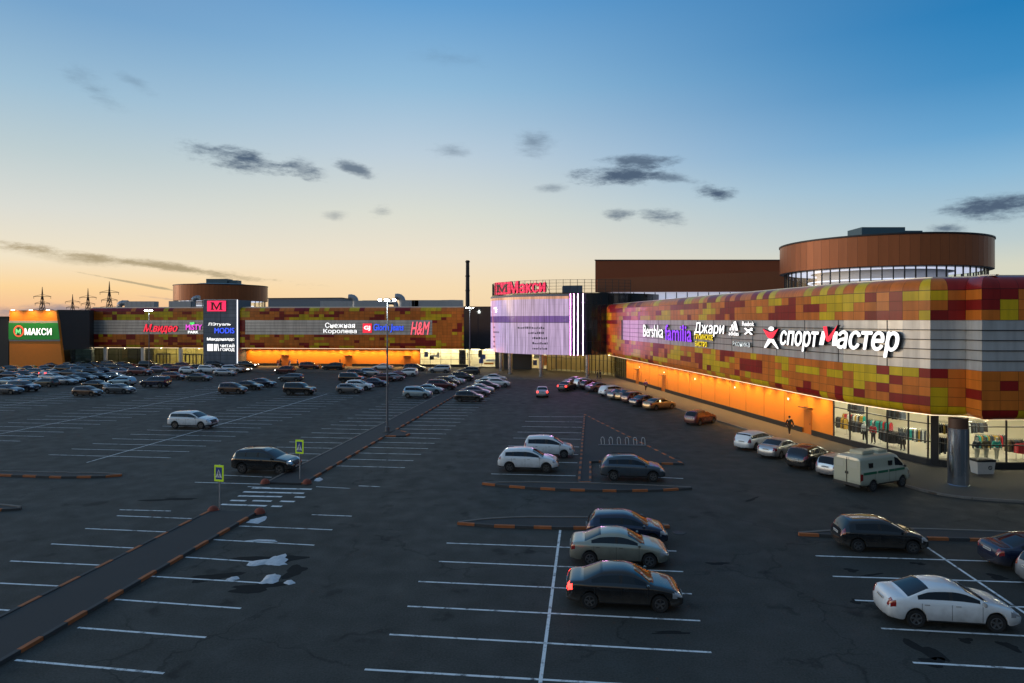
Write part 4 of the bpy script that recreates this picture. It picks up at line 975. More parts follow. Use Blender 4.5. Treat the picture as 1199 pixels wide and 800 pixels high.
sign('shop_sign', 'white letters МАКСИ with ringed round emblem on the green band', [(29.3, 61, 384.3, 392.6, 'lettering', txt('МАКСИ', G_WHITE, .04)), (16, 28.3, 381, 394.7, 'ring', poly([circ(.5, .5, .5, 28)], glow('ring_orange', (1, .12, .05), .9), .05)), (17.6, 26.7, 382.8, 393, 'disc', poly([circ(.5, .5, .5, 24)], pbr('disc_green', (.02, .12, .03), .5), .05), .06),
      (19, 25.3, 385, 391.5, 'emblem_letter', poly([[(0, 0), (.25, 0), (.25, .5), (.5, .15), (.75, .5), (.75, 0), (1, 0), (1, 1), (.75, 1), (.5, .6), (.25, 1), (0, 1)]], glow('emblem_green', (.2, .9, .3), .7), .05), .12)], pvs)
# roof sign over the drum, set on a straight frame along the roof edge
q0, q1 = Vector((at(578, 138), 137.5)), Vector((at(645, 124.5), 124.8)); rp = Path([(q0.x, q0.y), (q1.x, q1.y)]); rs = Wallframe(rp, .1)
def roofs(px0, px1, z0, z1, fn):                                 # rows from heights
    d = (rp.at(rp.px(px0))[0].y + rp.at(rp.px(px1))[0].y) / 2
    return (px0, px1, HOR - (z1 - CH) * F / d, HOR - (z0 - CH) * F / d)
RSG = sign('roof_sign', 'big red letters Макси with red square M emblem on the drum roof',
     [roofs(598, 640.5, 16.3, 18.85, 0) + ('lettering', txt('Макси', G_MRED, .045, 0, .35)), roofs(581, 597.6, 16.2, 18.8, 0) + ('red_square', poly([rect(0, 0, 1, 1)], G_MRED, .3)), roofs(583, 596.5, 16.7, 18.35, 0) + ('emblem_letter', poly([SERIF_M], pbr('emblem_pale', (.35, .22, .16), .5), .05), .3)], rs)
b = MB()
for px in (582, 590, 600, 612, 624, 638):
    p, t, n = rp.at(rp.px(px)); b.box((p.x - n.x * .1, p.y - n.y * .1, DZ1 + 1.2), (.08, .08, 2.6)); b.bar((p.x - n.x * .1, p.y - n.y * .1, DZ1 + 2.2), (p.x - n.x * 1.5, p.y - n.y * 1.5, DZ1 - .05), .06)
bo = b.build('support_frame', M_DARK, RSG); bo.matrix_parent_inverse = Matrix.Translation(-RSG.location)

# ================================================================ ROOF PLANT, CHIMNEY, PYLONS, MASTS
def duct(loc, rz, label, L_=6, r=.75, seed=0, box=True, zb=13.93, flip=1, elbow=True):
    o = empty('ventilation_unit', (*loc, zb), rz, label, 'roof vent', 'ventilation units on the mall roof')
    if box:
        b = MB(); b.box((0, 0, 1.0), (L_, 2.2, 1.7)); 
        for k in range(int(L_ / 1.2)): b.box((-L_ / 2 + .6 + k * 1.2, -1.12, 1.0), (.06, .04, 1.6))
        b.build('housing', M_GALV, o)
        b = MB()
        for x in (-L_ / 2 + .4, L_ / 2 - .4):
            for y in (-.9, .9): b.box((x, y, .08), (.2, .2, .16))
        b.build('foot', M_DARK, o)
    if not elbow: return o
    b = MB(); x0 = flip * L_ / 2
    if elbow == 'goose':                                            # rises from the roof and bends over to one side
        pts = [(x0, 0, .0), (x0, 0, 1.6)] + [(x0 + flip * 1.1 * (1 - math.cos(R(a))), 0, 1.6 + 1.1 * math.sin(R(a))) for a in range(15, 91, 15)] + [(x0 + flip * 1.7, 0, 2.7)]
    else:                                                           # leaves the housing sideways and bends down to the roof
        pts = [(x0 - flip * .2, 0, 1.45), (x0 + flip * 1.0, 0, 1.45)] + [(x0 + flip * (1.0 + 1.0 * math.sin(R(a))), 0, .45 + 1.0 * math.cos(R(a))) for a in range(15, 91, 15)] + [(x0 + flip * 2.0, 0, 0)]
    b.tube(pts, r, 12)
    for k in range(1, len(pts) - 1, 2): b.tube([Vector(pts[k]) - (Vector(pts[k + 1]) - Vector(pts[k])) * .06, Vector(pts[k]) + (Vector(pts[k + 1]) - Vector(pts[k])) * .06], r * 1.08, 12)
    b.build('duct_elbow', M_GALV, o, smooth=40)
    return o
duct((at(166, 168), 168), 0, 'silver ventilation box with curved duct, nearest the left pylons on the left wing roof', 7.5, .7, flip=-1)
duct((at(213, 166), 166), 0, 'low grey duct run rising beside the grey sign tower', 5.5, .6, flip=1, elbow='goose')
duct((at(395, 166), 166), 0, 'wide grey ventilation box in front of the plant room', 8, .5, flip=1)
duct((at(425, 162), 162), 0, 'fat curved exhaust duct right of the plant room', 3.6, .75, flip=-1, elbow='goose')
duct((at(440, 160), 160), 0, 'grey ventilation box left of the tall mast lamps', 6, .6, flip=1)
duct((at(481, 158), 158), 0, 'tall hooked duct standing above the H&M letters', 4.0, .75, flip=-1, elbow='goose')
duct((at(505, 158), 158), 0, 'long low ventilation box between hooked duct and chimney', 9, .5, flip=1)
duct((at(530, 157), 157), 0, 'square ventilation box just below the chimney', 5, .5, flip=1, elbow=False)
CHM = empty('chimney', (at(547.5, 320), 320, 0), label='tall thin dark smokestack behind the mall roof', cat='chimney')
zt = Zp(305, 320); b = MB(); b.lathe([(1.15, 0), (.85, zt - 1.2), (.85, zt)], 16, (0, 0, 0)); b.build('stack', pbr('stack_brick', (.05, .045, .045), .8, var=.3), CHM, smooth=50)
b = MB(); 
for k in range(3): b.lathe([(1.0, zt - 1 - k * 7), (1.12, zt - .9 - k * 7), (1.12, zt - .4 - k * 7), (1.0, zt - .3 - k * 7)], 16)
b.build('stack_band', M_DARK, CHM)
def pylon(px, ytop, d, label, w=1.0):
    x = at(px, d); h = Zp(ytop, d); o = empty('power_pylon', (x, d, 0), 0, label, 'pylon', 'power pylons on the horizon')
    b = MB(); W = 3.2; T = .35; pr = lambda t: W + (T - W) * min(1, t / .8)
    for sx in (-1, 1):
        for sy in (-1, 1): b.bar((sx * W, sy * W, 0), (sx * T, sy * T, h * .8), .32); b.bar((sx * T, sy * T, h * .8), (0, 0, h), .25)
    n = 8
    for k in range(n):
        t0, t1 = .8 * k / n, .8 * (k + 1) / n; a, c = pr(t0), pr(t1)
        for (p, q) in (((-a, -a), (c, -c)), ((a, -a), (-c, -c)), ((-a, a), (c, c)), ((a, a), (-c, c)), ((-a, -a), (-c, c)), ((a, -a), (c, c))): b.bar((*p, h * t0), (*q, h * t1), .2)
    b.build('lattice_mast', M_DARK, o)
    for t, l in ((.52, 8.5), (.66, 5.5), (.80, 6.5)):
        b = MB(); b.bar((-l, 0, h * t), (l, 0, h * t), .3); b.bar((-l, 0, h * t), (0, 0, h * t + 1.6), .2); b.bar((l, 0, h * t), (0, 0, h * t + 1.6), .2)
        for s in (-1, 1): b.bar((s * (l - .3), 0, h * t), (s * (l - .3), 0, h * t - 1.6), .18)
        b.build('crossarm', M_DARK, o)
    return o
pylon(49.5, 336, 480, 'leftmost lattice power pylon, above the orange supermarket front')
pylon(85, 344.5, 560, 'shortest lattice power pylon, between the first and third')
pylon(103, 337.5, 500, 'lattice power pylon third from the left on the horizon')
pylon(128, 329.5, 440, 'tallest lattice power pylon, rightmost, above the tile band')
def mast(px, d, ytop, label, s=1.0):
    x = at(px, d); h = Zp(ytop, d); o = empty('light_mast', (x, d, 0), 0, label, 'lamp post', 'floodlight masts in the car park')
    b = MB(); b.lathe([(.22, 0), (.22, .6), (.11, .65), (.06, h - .2)], 12); b.build('pole', pbr('mast_paint', (.13, .14, .16), .5, metal=.3), o, smooth=50)
    b = MB(); b.lathe([(.45, 0), (.45, .16), (.0, .17)], 12); b.build('base', M_KERB_D, o)
    b = MB(); b.bar((-.75, 0, h - .2), (.75, 0, h - .2), .08); b.bar((0, -.5, h - .2), (0, .5, h - .2), .08); b.build('crossbar', M_DARK, o)
    for i, (a, c) in enumerate(((-.7, .0), (.7, .0), (0, -.5), (0, .5))):
        b = MB(); b.box((a, c, h), (.36, .3, .2), rot=Matrix.Rotation(R(25 if c <= 0 else -25), 3, 'X')); f = b.build('floodlight', M_DARK, o)
        b = MB(); b.box((a, c - .15, h - .04), (.28, .05, .16), rot=Matrix.Rotation(R(25), 3, 'X')); b.build('lens', glow('flood_lens', (1, 1, .92), 60), f)
    lamp('flood_lamp', 'POINT', (0, -1.0, h - .7), 420 * s, (.93, 1, .93), o, .25)
    return o
mast(453.5, 64.2, 351, 'tall floodlight mast on the walkway kerb, in front of the Gloria Jeans sign')
mast(550, 142, 360.5, 'floodlight mast just left of the glowing drum', .8)
mast(174.5, 138, 363.5, 'floodlight mast in front of the М.видео sign, left', .8)

# ================================================================ STREET FURNITURE
def walker(b, m):                                                   # the walking figure of the crossing sign, in a unit square facing -y
    pass
def crossing_sign(px, ybase, ysign, label):
    g = G(px, ybase); o = empty('crossing_sign', (g.x, g.y, 0), R(-14), label, 'road sign', 'crossing signs by the walkways')
    zc = Zp(ysign, g.y); b = MB(); b.tube([(0, 0, 0), (0, 0, zc + .5)], .04, 8); b.build('pole', M_GALV, o)
    W, H = .30, .47
    b = MB(); b.box((0, -.06, zc), (W * 2, .04, H * 2)); b.build('border_panel', glow('fluoro_yellow', (.62, .95, .02), .10), o)
    MATS['fluoro_yellow'].node_tree.nodes['Principled BSDF'].inputs['Base Color'].default_value = (.62, .85, .03, 1)
    b = MB(); b.box((0, -.085, zc), (.42, .012, .70)); b.build('blue_panel', pbr('sign_blue_paint', (.012, .05, .28), .5), o)
    b = MB(); b.face([(-.22, -.0935, zc - .24), (.22, -.0935, zc - .24), (0, -.0935, zc + .24)]); tri_ = b.build('white_triangle', pbr('sign_white_paint', (.8, .8, .8), .5), o)
    b = MB(); y = -.097
    for pg in ([(-.02, .1), (.03, .1), (.03, -.06), (-.03, -.06)], [(-.03, -.06), (.0, -.06), (-.05, -.2), (-.08, -.2)], [(0, -.06), (.03, -.06), (.08, -.2), (.05, -.2)], [(-.02, .08), (-.02, .05), (-.08, -.01), (-.09, .01)], [(.03, .08), (.03, .05), (.08, 0), (.09, .02)], circ(.005, .14, .03, 10)):
        b.face([(x, y, zc + z - .02) for x, z in pg])
    for k in range(4): b.face([(-.15 + k * .08, y, zc - .232), (-.11 + k * .08, y, zc - .232), (-.11 + k * .08, y, zc - .225), (-.15 + k * .08, y, zc - .225)])
    b.build('walking_figure', M_BLACK, o); return o
crossing_sign(351.3, 563, 523, 'yellow-edged blue crossing sign at the start of the far walkway')
crossing_sign(257.3, 597, 554, 'yellow-edged blue crossing sign at the end of the near walkway, nearer the camera')
def bollard(px, py, label):
    g = G(px, py); o = empty('bollard', (g.x, g.y, 0), 0, label, 'bollard', 'reddish concrete half balls at the walkway ends')
    b = MB(); b.lathe([(.30, 0), (.31, .06)] + [(.30 * math.cos(R(a)), .08 + .28 * math.sin(R(a))) for a in range(0, 91, 15)], 18); b.build('dome', pbr('bollard_red', (.24, .06, .035), .8, var=.3, vscale=6), o, smooth=60)
    b = MB(); b.lathe([(.34, 0), (.34, .05), (.31, .06)], 18); b.build('base_ring', M_KERB_D, o)
bollard(310.5, 566.8, 'red concrete half ball at the left corner of the far walkway end'); bollard(359.5, 567, 'red concrete half ball at the right corner of the far walkway end')
bollard(249.5, 599.5, 'red concrete half ball at the left corner of the near walkway end'); bollard(304, 602, 'red concrete half ball at the right corner of the near walkway end')
M_SNOW = pbr('snow', (.62, .63, .65), .7, var=.35, vscale=7, bump=.9, bscale=14)
def snow(pts, h, label, seed):
    r = random.Random(seed); g = [G(*p) for p in pts]; c = sum(g, Vector()) / len(g); o = []
    n = len(g); out = []
    for i in range(n):
        for t in (0, .33, .66):
            p = g[i].lerp(g[(i + 1) % n], t); out.append(p + (p - c) * r.uniform(-.14, .10))
    b = MB(); m = len(out); k = 4; vs = []
    for j in range(k):
        s = 1 - .28 * j; z = h * math.sin(j / (k - 1) * math.pi / 2)
        vs += [(c.x + (p.x - c.x) * s - c.x, c.y + (p.y - c.y) * s - c.y, z + .002 + (r.uniform(0, .015) if j else 0)) for p in out]
    b.raw(vs, [(j * m + i, j * m + (i + 1) % m, (j + 1) * m + (i + 1) % m, (j + 1) * m + i) for j in range(k - 1) for i in range(m)] + [list(range((k - 1) * m, k * m))])
    ob = b.build('snow_patch', M_SNOW, smooth=50, loc=(c.x, c.y, 0)); return tag(ob, label, 'snow patch', 'leftover snow patches on the asphalt')
snow([(287, 661), (296, 663.5), (310, 661), (322, 663), (336, 661), (337, 655), (333, 649), (322, 651), (318, 655), (306, 656), (290, 658)], .07, 'largest leftover snow patch, branching, on the stall line', 1)
snow([(304, 683), (316, 684.5), (326, 681), (329, 674), (322, 671.5), (313, 674)], .09, 'round white snow heap just below the largest patch', 2)
snow([(331, 683), (338, 685), (347, 683.5), (342, 679), (336, 680)], .05, 'small snow lump right of the round white heap', 3)
snow([(263, 679), (272, 680.5), (280, 678), (279, 675), (270, 676)], .05, 'small flat snow lump left of the round white heap', 4)
snow([(288, 612), (302, 613), (313, 608), (311, 604.5), (300, 607), (292, 609)], .05, 'thin snow patch beside the right bollard of the near walkway', 5)
snow([(286, 633.5), (300, 634), (325, 634.6), (322, 632.4), (300, 632)], .04, 'long thin snow streak lying on a painted stall line', 6)
snow([(367, 563.5), (374, 564), (379, 561.5), (376, 559.5), (369, 561)], .10, 'bright snow lump beside the kerb of the far walkway', 7)
for (px, py, lab) in ((795, 624, 'round dark manhole cover just right of the blue-black hatchback'), (612, 569, 'round dark manhole cover by the middle kerb island, left of its tail')):
    g = G(px, py); b = MB(); b.lathe([(0.001, .012), (.26, .012), (.27, .016), (.33, .016), (.34, .0)], 24); mc = b.build('manhole_cover', pbr('cast_iron', (.03, .03, .03), .5, metal=.6, var=.3, vscale=12), loc=(g.x, g.y, 0)); tag(mc, lab, 'manhole cover', 'manhole covers in the asphalt')
# bicycle stand on the triangular island
g = G(728, 523); BS = empty('bicycle_rack', (g.x, g.y, .10), R(-4), 'row of six pale metal bicycle hoops on the triangular island', 'bicycle rack')
b = MB(); b.bar((-2.0, 0, .04), (2.1, 0, .04), .06); b.build('ground_rail', M_GALV, BS)
for k in range(6):
    b = MB(); x = -1.75 + .7 * k; b.tube([(x, 0, .04), (x - .05, 0, .5), (x - .02, 0, .66), (x + .1, 0, .72), (x + .2, 0, .64), (x + .24, 0, .5), (x + .26, 0, .04)], .03, 6); b.build('hoop', pbr('hoop_white', (.6, .6, .6), .4), BS)
# planter bin by the corner shop
x = at(1149, 46.9); BN = empty('concrete_bin', (x, 46.8, .12), R(2), 'pale concrete litter box with dark rim under the corner shop window', 'litter bin')
b = MB(); vs = [(sx * a, sy * c, z) for z, a, c in ((0, .58, .34), (.86, .66, .40)) for sx, sy in ((-1, -1), (1, -1), (1, 1), (-1, 1))]
b.raw(vs, [(3, 2, 1, 0), (4, 5, 6, 7), (0, 1, 5, 4), (1, 2, 6, 5), (2, 3, 7, 6), (3, 0, 4, 7)]); b.build('body', pbr('pale_concrete', (.5, .48, .44), .8, var=.12), BN)
b = MB(); b.box((0, 0, .94), (1.36, .84, .16)); b.box((0, 0, 1.03), (1.1, .6, .03)); b.build('rim', M_DARK, BN)
b = MB(); b.lathe([(.10, 0), (.145, 0), (.145, .01), (.10, .01)], 20, (.28, -.395, .45), 'Y'); b.bar((.20, -.397, .52), (.36, -.397, .38), .03, .012); b.build('round_mark', M_BLACK, BN)
# big steel column carrying the corner of the wing
CO = empty('steel_column', (at(1122, 43.6), 43.6, 0), 0, 'thick round polished steel column under the near corner of the right wing', 'column')
b = MB(); b.lathe([(.66, .0), (.66, .14), (.62, .15), (.62, 3.85)], 40); b.build('shaft', pbr('brushed_steel', (.62, .68, .76), .16, metal=1.0, var=.08, vscale=1.5, stretch=(6, 6, .15)), CO, smooth=40)
b = MB(); b.lathe([(.62, 3.85), (.56, 3.87), (.56, 4.5)], 32); b.build('collar', pbr('collar_brown', (.09, .04, .02), .5), CO, smooth=40)
b = MB(); b.box((0.05, -.625, 2.0), (.05, .03, 3.7)); b.build('seam_strip', pbr('seam_bright', (.8, .82, .85), .25, metal=1), CO)

# ================================================================ PEOPLE, MANNEQUINS
def skin_mesh(name, pts, edges, mat, sub=1):
    me = bpy.data.meshes.new(name); me.from_pydata([p[:3] for p in pts], edges, []); o = bpy.data.objects.new('skin_temp', me); COL.objects.link(o)
    sk = o.modifiers.new('skin', 'SKIN'); sk.use_smooth_shade = True
    for i, p in enumerate(pts):
        v = me.skin_vertices[0].data[i]; r = p[3]; v.radius = (r, p[4] if len(p) > 4 else r); v.use_root = (i == 0)
    su = o.modifiers.new('sub', 'SUBSURF'); su.levels = sub; su.render_levels = sub
    m2 = eval_mesh(o, name); bpy.data.objects.remove(o); m2.materials.clear(); m2.materials.append(mat); return m2
SKIN = pbr('skin', (.45, .28, .2), .6)
def figure(name, loc, rz, label, cat, top, legs, hair, stride=.16, h=1.75, group=None, body=SKIN, coat=False, arms=.05, head=True):
    o = empty(name, loc, rz, label, cat, group); s = h / 1.75
    J = lambda *p: tuple(q * s for q in p)
    L1, L2 = stride, -stride
    pts = [J(0, 0, .95, .13, .10), J(0, .01, 1.12, .125, .09), J(0, .0, 1.32, .155, .10), J(0, 0, 1.45, .06), J(0, -.02, 1.56, .055), J(0, -.03, 1.64, .095, .085), J(0, -.03, 1.72, .06)]
    ed = [(0, 1), (1, 2), (2, 3), (3, 4), (4, 5), (5, 6)]
    for sx, st in ((-1, L1), (1, L2)):
        k = len(pts); pts += [J(sx * .09, 0, .88, .085), J(sx * .10, -st * .5, .50, .058), J(sx * .10, -st + (.06 if st < 0 else 0), .09, .042), J(sx * .11, -st - .13, .035, .035)]
        ed += [(0, k), (k, k + 1), (k + 1, k + 2), (k + 2, k + 3)]
    for sx, st in ((-1, L2), (1, L1)):
        k = len(pts); pts += [J(sx * .20, 0, 1.40, .055), J(sx * (.25 + arms), -st * .25, 1.13, .042), J(sx * (.24 + arms), -st * .6 - .05, .90, .032), J(sx * (.23 + arms), -st * .7 - .07, .80, .028)]
        ed += [(2, k), (k, k + 1), (k + 1, k + 2), (k + 2, k + 3)]
    if not head: pts = pts[:4] + [J(0, -.01, 1.50, .05), J(0, -.02, 1.54, .05), J(0, -.02, 1.56, .04)] + pts[7:]
    link('body', skin_mesh('body', pts, ed, body), o)
    jp = [J(0, 0, .78 if coat else .90, .185, .15), J(0, .0, 1.12, .16, .125), J(0, 0, 1.33, .185, .13), J(0, -.0, 1.46, .09)]; je = [(0, 1), (1, 2), (2, 3)]
    for sx, st in ((-1, L2), (1, L1)):
        k = len(jp); jp += [J(sx * .21, 0, 1.39, .078), J(sx * (.255 + arms), -st * .25, 1.13, .066), J(sx * (.245 + arms), -st * .58 - .045, .90, .052)]; je += [(2, k), (k, k + 1), (k + 1, k + 2)]
    link('jacket', skin_mesh('jacket', jp, je, top), o)
    tp = [J(0, 0, .93, .15, .125)]; te = []
    for sx, st in ((-1, L1), (1, L2)):
        k = len(tp); tp += [J(sx * .09, 0, .84, .10), J(sx * .10, -st * .5, .50, .076), J(sx * .10, -st + (.05 if st < 0 else 0), .12, .06)]; te += [(0, k), (k, k + 1), (k + 1, k + 2)]
    link('trousers', skin_mesh('trousers', tp, te, legs), o)
    if head and hair:
        b = MB(); b.lathe([(0, 1.775 * s), (.06 * s, 1.765 * s), (.10 * s, 1.72 * s), (.105 * s, 1.66 * s), (.09 * s, 1.60 * s)], 14, (0, .0, 0)); b.build('hair', hair, o, smooth=60)
        f = MB(); 
        for sx in (-1, 1): f.lathe([(0, -.012), (.014, 0), (0, .012)], 8, (sx * .035 * s, -.115 * s, 1.645 * s), 'Y')
        f.box((0, -.125 * s, 1.615 * s), (.025, .03, .035)); f.box((0, -.112 * s, 1.58 * s), (.05, .012, .01)); f.build('face_features', pbr('face_dark', (.12, .05, .04), .6), o)
    return o
CL = lambda n, c: pbr('cloth_' + n, c, .85)
BLK, NVY, PUR = CL('black', (.012, .012, .014)), CL('navy', (.02, .025, .06)), CL('purple', (.13, .05, .20)); HAIR = CL('hair_dark', (.02, .012, .01))
g = G(924.5, 511); figure('person', (g.x, g.y, .12), R(5), 'person in black jacket and trousers walking past the orange wall', 'person', BLK, BLK, HAIR, .18, 1.8, coat=True)
g = G(756, 459); figure('person', (g.x, g.y, .12), R(200), 'person in purple jacket on the pavement by the orange wall', 'person', PUR, BLK, HAIR, .12, 1.75)
figure('person', (at(699.5, 120), 120, .12), R(100), 'person in dark coat at left of the pair by the entrance', 'person', BLK, NVY, HAIR, .1, 1.75, coat=True)
figure('person', (at(703, 119.5), 119.5, .12), R(-80), 'person in dark clothes at right of the pair by the entrance', 'person', BLK, BLK, HAIR, .1, 1.8)
def onp(px, off=2.2): p, t, n = lg.at(SG(px)); q = p + n * off; return (q.x, q.y, .12)
figure('person', onp(333), R(20), 'person in dark clothes in front of the left wing orange wall door', 'person', BLK, NVY, HAIR, .1, 1.8)
figure('person', onp(335.5, 4.5), R(-160), 'person in red and pale clothes before the left wing orange wall', 'person', CL('red', (.4, .03, .05)), CL('pale', (.5, .5, .55)), HAIR, .1, 1.7)
figure('person', onp(344), R(-90), 'person in violet jacket and pale trousers before the orange wall', 'person', CL('violet', (.25, .12, .3)), CL('pale', (.5, .5, .55)), HAIR, .14, 1.7)
figure('person', onp(353), R(90), 'person in blue jacket beside the parked dark cars at the orange wall', 'person', CL('blue', (.05, .07, .25)), BLK, HAIR, .14, 1.75)
figure('person', onp(402), R(-60), 'person with dark coat standing beside a dark car near the second orange door', 'person', BLK, BLK, HAIR, .16, 1.85, coat=True)
MW = pbr('mannequin_white', (.75, .72, .66), .5); MDK = pbr('mannequin_grey', (.12, .12, .12), .5)
def inside(px, back=1.2):
    p, t, n = gw.at(gw.px(px)); q = p - n * back; k = (px - CX) / F                     # slide along the sight line
    u = back / max(.2, abs((Vector((k, 1)).normalized()).dot(n))); q = p + Vector((k, 1)).normalized() * u; return (q.x, q.y, .5)
def mann(px, back, rz, label, top, legs, body=MW, coat=False, head=True): return figure('mannequin', inside(px, back), rz, label, 'mannequin', top, legs, None, .04, 1.82, 'mannequins in the corner shop window', body, coat, .04, head)
mann(1012.5, .9, R(-70), 'mannequin in white top and black trousers in the shop window', CL('white', (.7, .7, .68)), BLK)
mann(1022.5, .9, R(-70), 'mannequin in red jacket and dark trousers in the shop window', CL('scarlet', (.45, .02, .03)), CL('charcoal', (.04, .03, .03)), MDK)
mann(1057, 1.0, R(-70), 'mannequin in dark grey jacket just before the bare corner pane', CL('grey', (.06, .07, .09)), CL('charcoal', (.04, .03, .03)), MDK)
mann(1144, .9, 0, 'mannequin in slate blue jacket on the right of the steel column', CL('slate', (.05, .07, .09)), CL('cream', (.6, .56, .45)))
mann(1154.5, 1.1, 0, 'mannequin in olive brown jacket next to the slate blue one', CL('olive', (.11, .09, .05)), CL('cream', (.6, .56, .45)), MDK)
mann(1167, 1.0, 0, 'mannequin in turquoise open jacket in the shop window', CL('turquoise', (.02, .42, .38)), CL('cream', (.6, .56, .45)))
def rack(px, back, rz, label, cols, n=12, w=1.5, zt=1.45, ln=.95, base=0.0):
    x, y, z = inside(px, back); o = empty('clothes_rack', (x, y, z + base), rz, label, 'clothes rack', 'clothes racks in the corner shop window')
    b = MB(); 
    for s in (-1, 1): b.tube([(s * w / 2, 0, 0 if not base else zt - .3), (s * w / 2, 0, zt + .06)], .02, 6); b.box((s * w / 2, 0, .02), (.05, .5, .03)) if not base else None
    b.tube([(-w / 2, 0, zt + .06), (w / 2, 0, zt + .06)], .02, 6); 
    if base: b.box((0, .3, zt + .06), (w, .6, .03))
    b.build('rail', M_STEEL, o); r = random.Random(int(px))
    for k in range(n):
        b = MB(); x = -w / 2 + w * (k + .5) / n; l = ln * r.uniform(.85, 1.05); q = r.uniform(.17, .23)
        vs = [(x - .025, -.06, zt), (x + .025, .06, zt), (x - .04, -q, zt - .12), (x + .04, -q, zt - .12), (x + .04, q, zt - .12), (x - .04, q, zt - .12), (x - .055, -q - .02, zt - l), (x + .055, -q - .02, zt - l), (x + .055, q + .02, zt - l), (x - .055, q + .02, zt - l)]
        b.raw(vs, [(2, 3, 7, 6), (3, 4, 8, 7), (4, 5, 9, 8), (5, 2, 6, 9), (6, 7, 8, 9), (0, 3, 2), (0, 1, 4, 3), (1, 5, 4), (1, 0, 2, 5)]); b.build('garment', r.choice(cols), o)
dk = [CL('black', 0), CL('charcoal', 0), CL('grey', 0)]
rack(1003, 1.6, R(-75), 'tall rack of dark garments left of the white-topped mannequin', dk, 12, 1.6)
rack(985.5, 2.0, R(-75), 'rack of dark and mustard clothes near the orange wall end', dk + [CL('mustard', (.45, .28, .03))], 9, 1.2)
rack(1002, 2.2, R(-75), 'high shelf of dark jackets above the left rack', dk, 10, 1.6, 1.0, .8, 1.9)
rack(1038.5, 1.4, R(-75), 'low rack of dark garments right of the red-jacket mannequin', dk, 12, 1.4, 1.3)
rack(1050, 1.4, R(-75), 'low rack of dark garments before the grey-jacket mannequin', dk, 12, 1.4, 1.3)
rack(1049, 2.2, R(-75), 'high shelf of dark jackets over the low racks', dk, 12, 1.6, 1.0, .8, 2.0)
rack(1105, 1.6, R(-20), 'rack of black trousers left of the steel column', dk, 12, 1.5, 1.6, 1.3)
rack(1104, 2.0, R(-20), 'upper rail of mustard and black tops left of the steel column', dk[:1] + [CL('mustard', 0)] * 2 + [CL('red', 0)], 10, 1.5, 1.0, .8, 1.6)
sh = [CL('mustard', 0), CL('scarlet', 0), CL('olive', 0), CL('slate', 0), CL('grey', 0), CL('white', 0), CL('turquoise', 0)]
rack(1000, 4.2, R(-60), 'colourful garment rail deep in the shop behind the left rack', sh, 14, 2.2, 1.5, 1.0)
rack(1030, 3.6, R(-60), 'colourful garment rail deep in the shop behind the red jacket', sh, 14, 2.2, 1.5, 1.0)
rack(1068, 3.0, R(-40), 'mixed garment rail behind the bare pane near the corner post', sh, 14, 2.0, 1.5, 1.0)
rack(1160, 3.4, 0, 'mixed garment rail behind the turquoise mannequin', sh, 14, 2.4, 1.5, 1.0)
rack(1140, 3.6, 0, 'high rail of dark and pale tops behind the slate mannequin', dk + sh[3:6], 12, 2.0, 1.0, .8, 1.5)
rack(1188, 1.6, 0, 'rack of dark coats right of the turquoise mannequin', dk + [CL('olive', 0)], 10, 1.2, 1.5)
rack(1196, 1.0, 0, 'short rack of scarlet coats at the right edge of the window', [CL('scarlet', 0)], 8, .8, 1.3, .8)

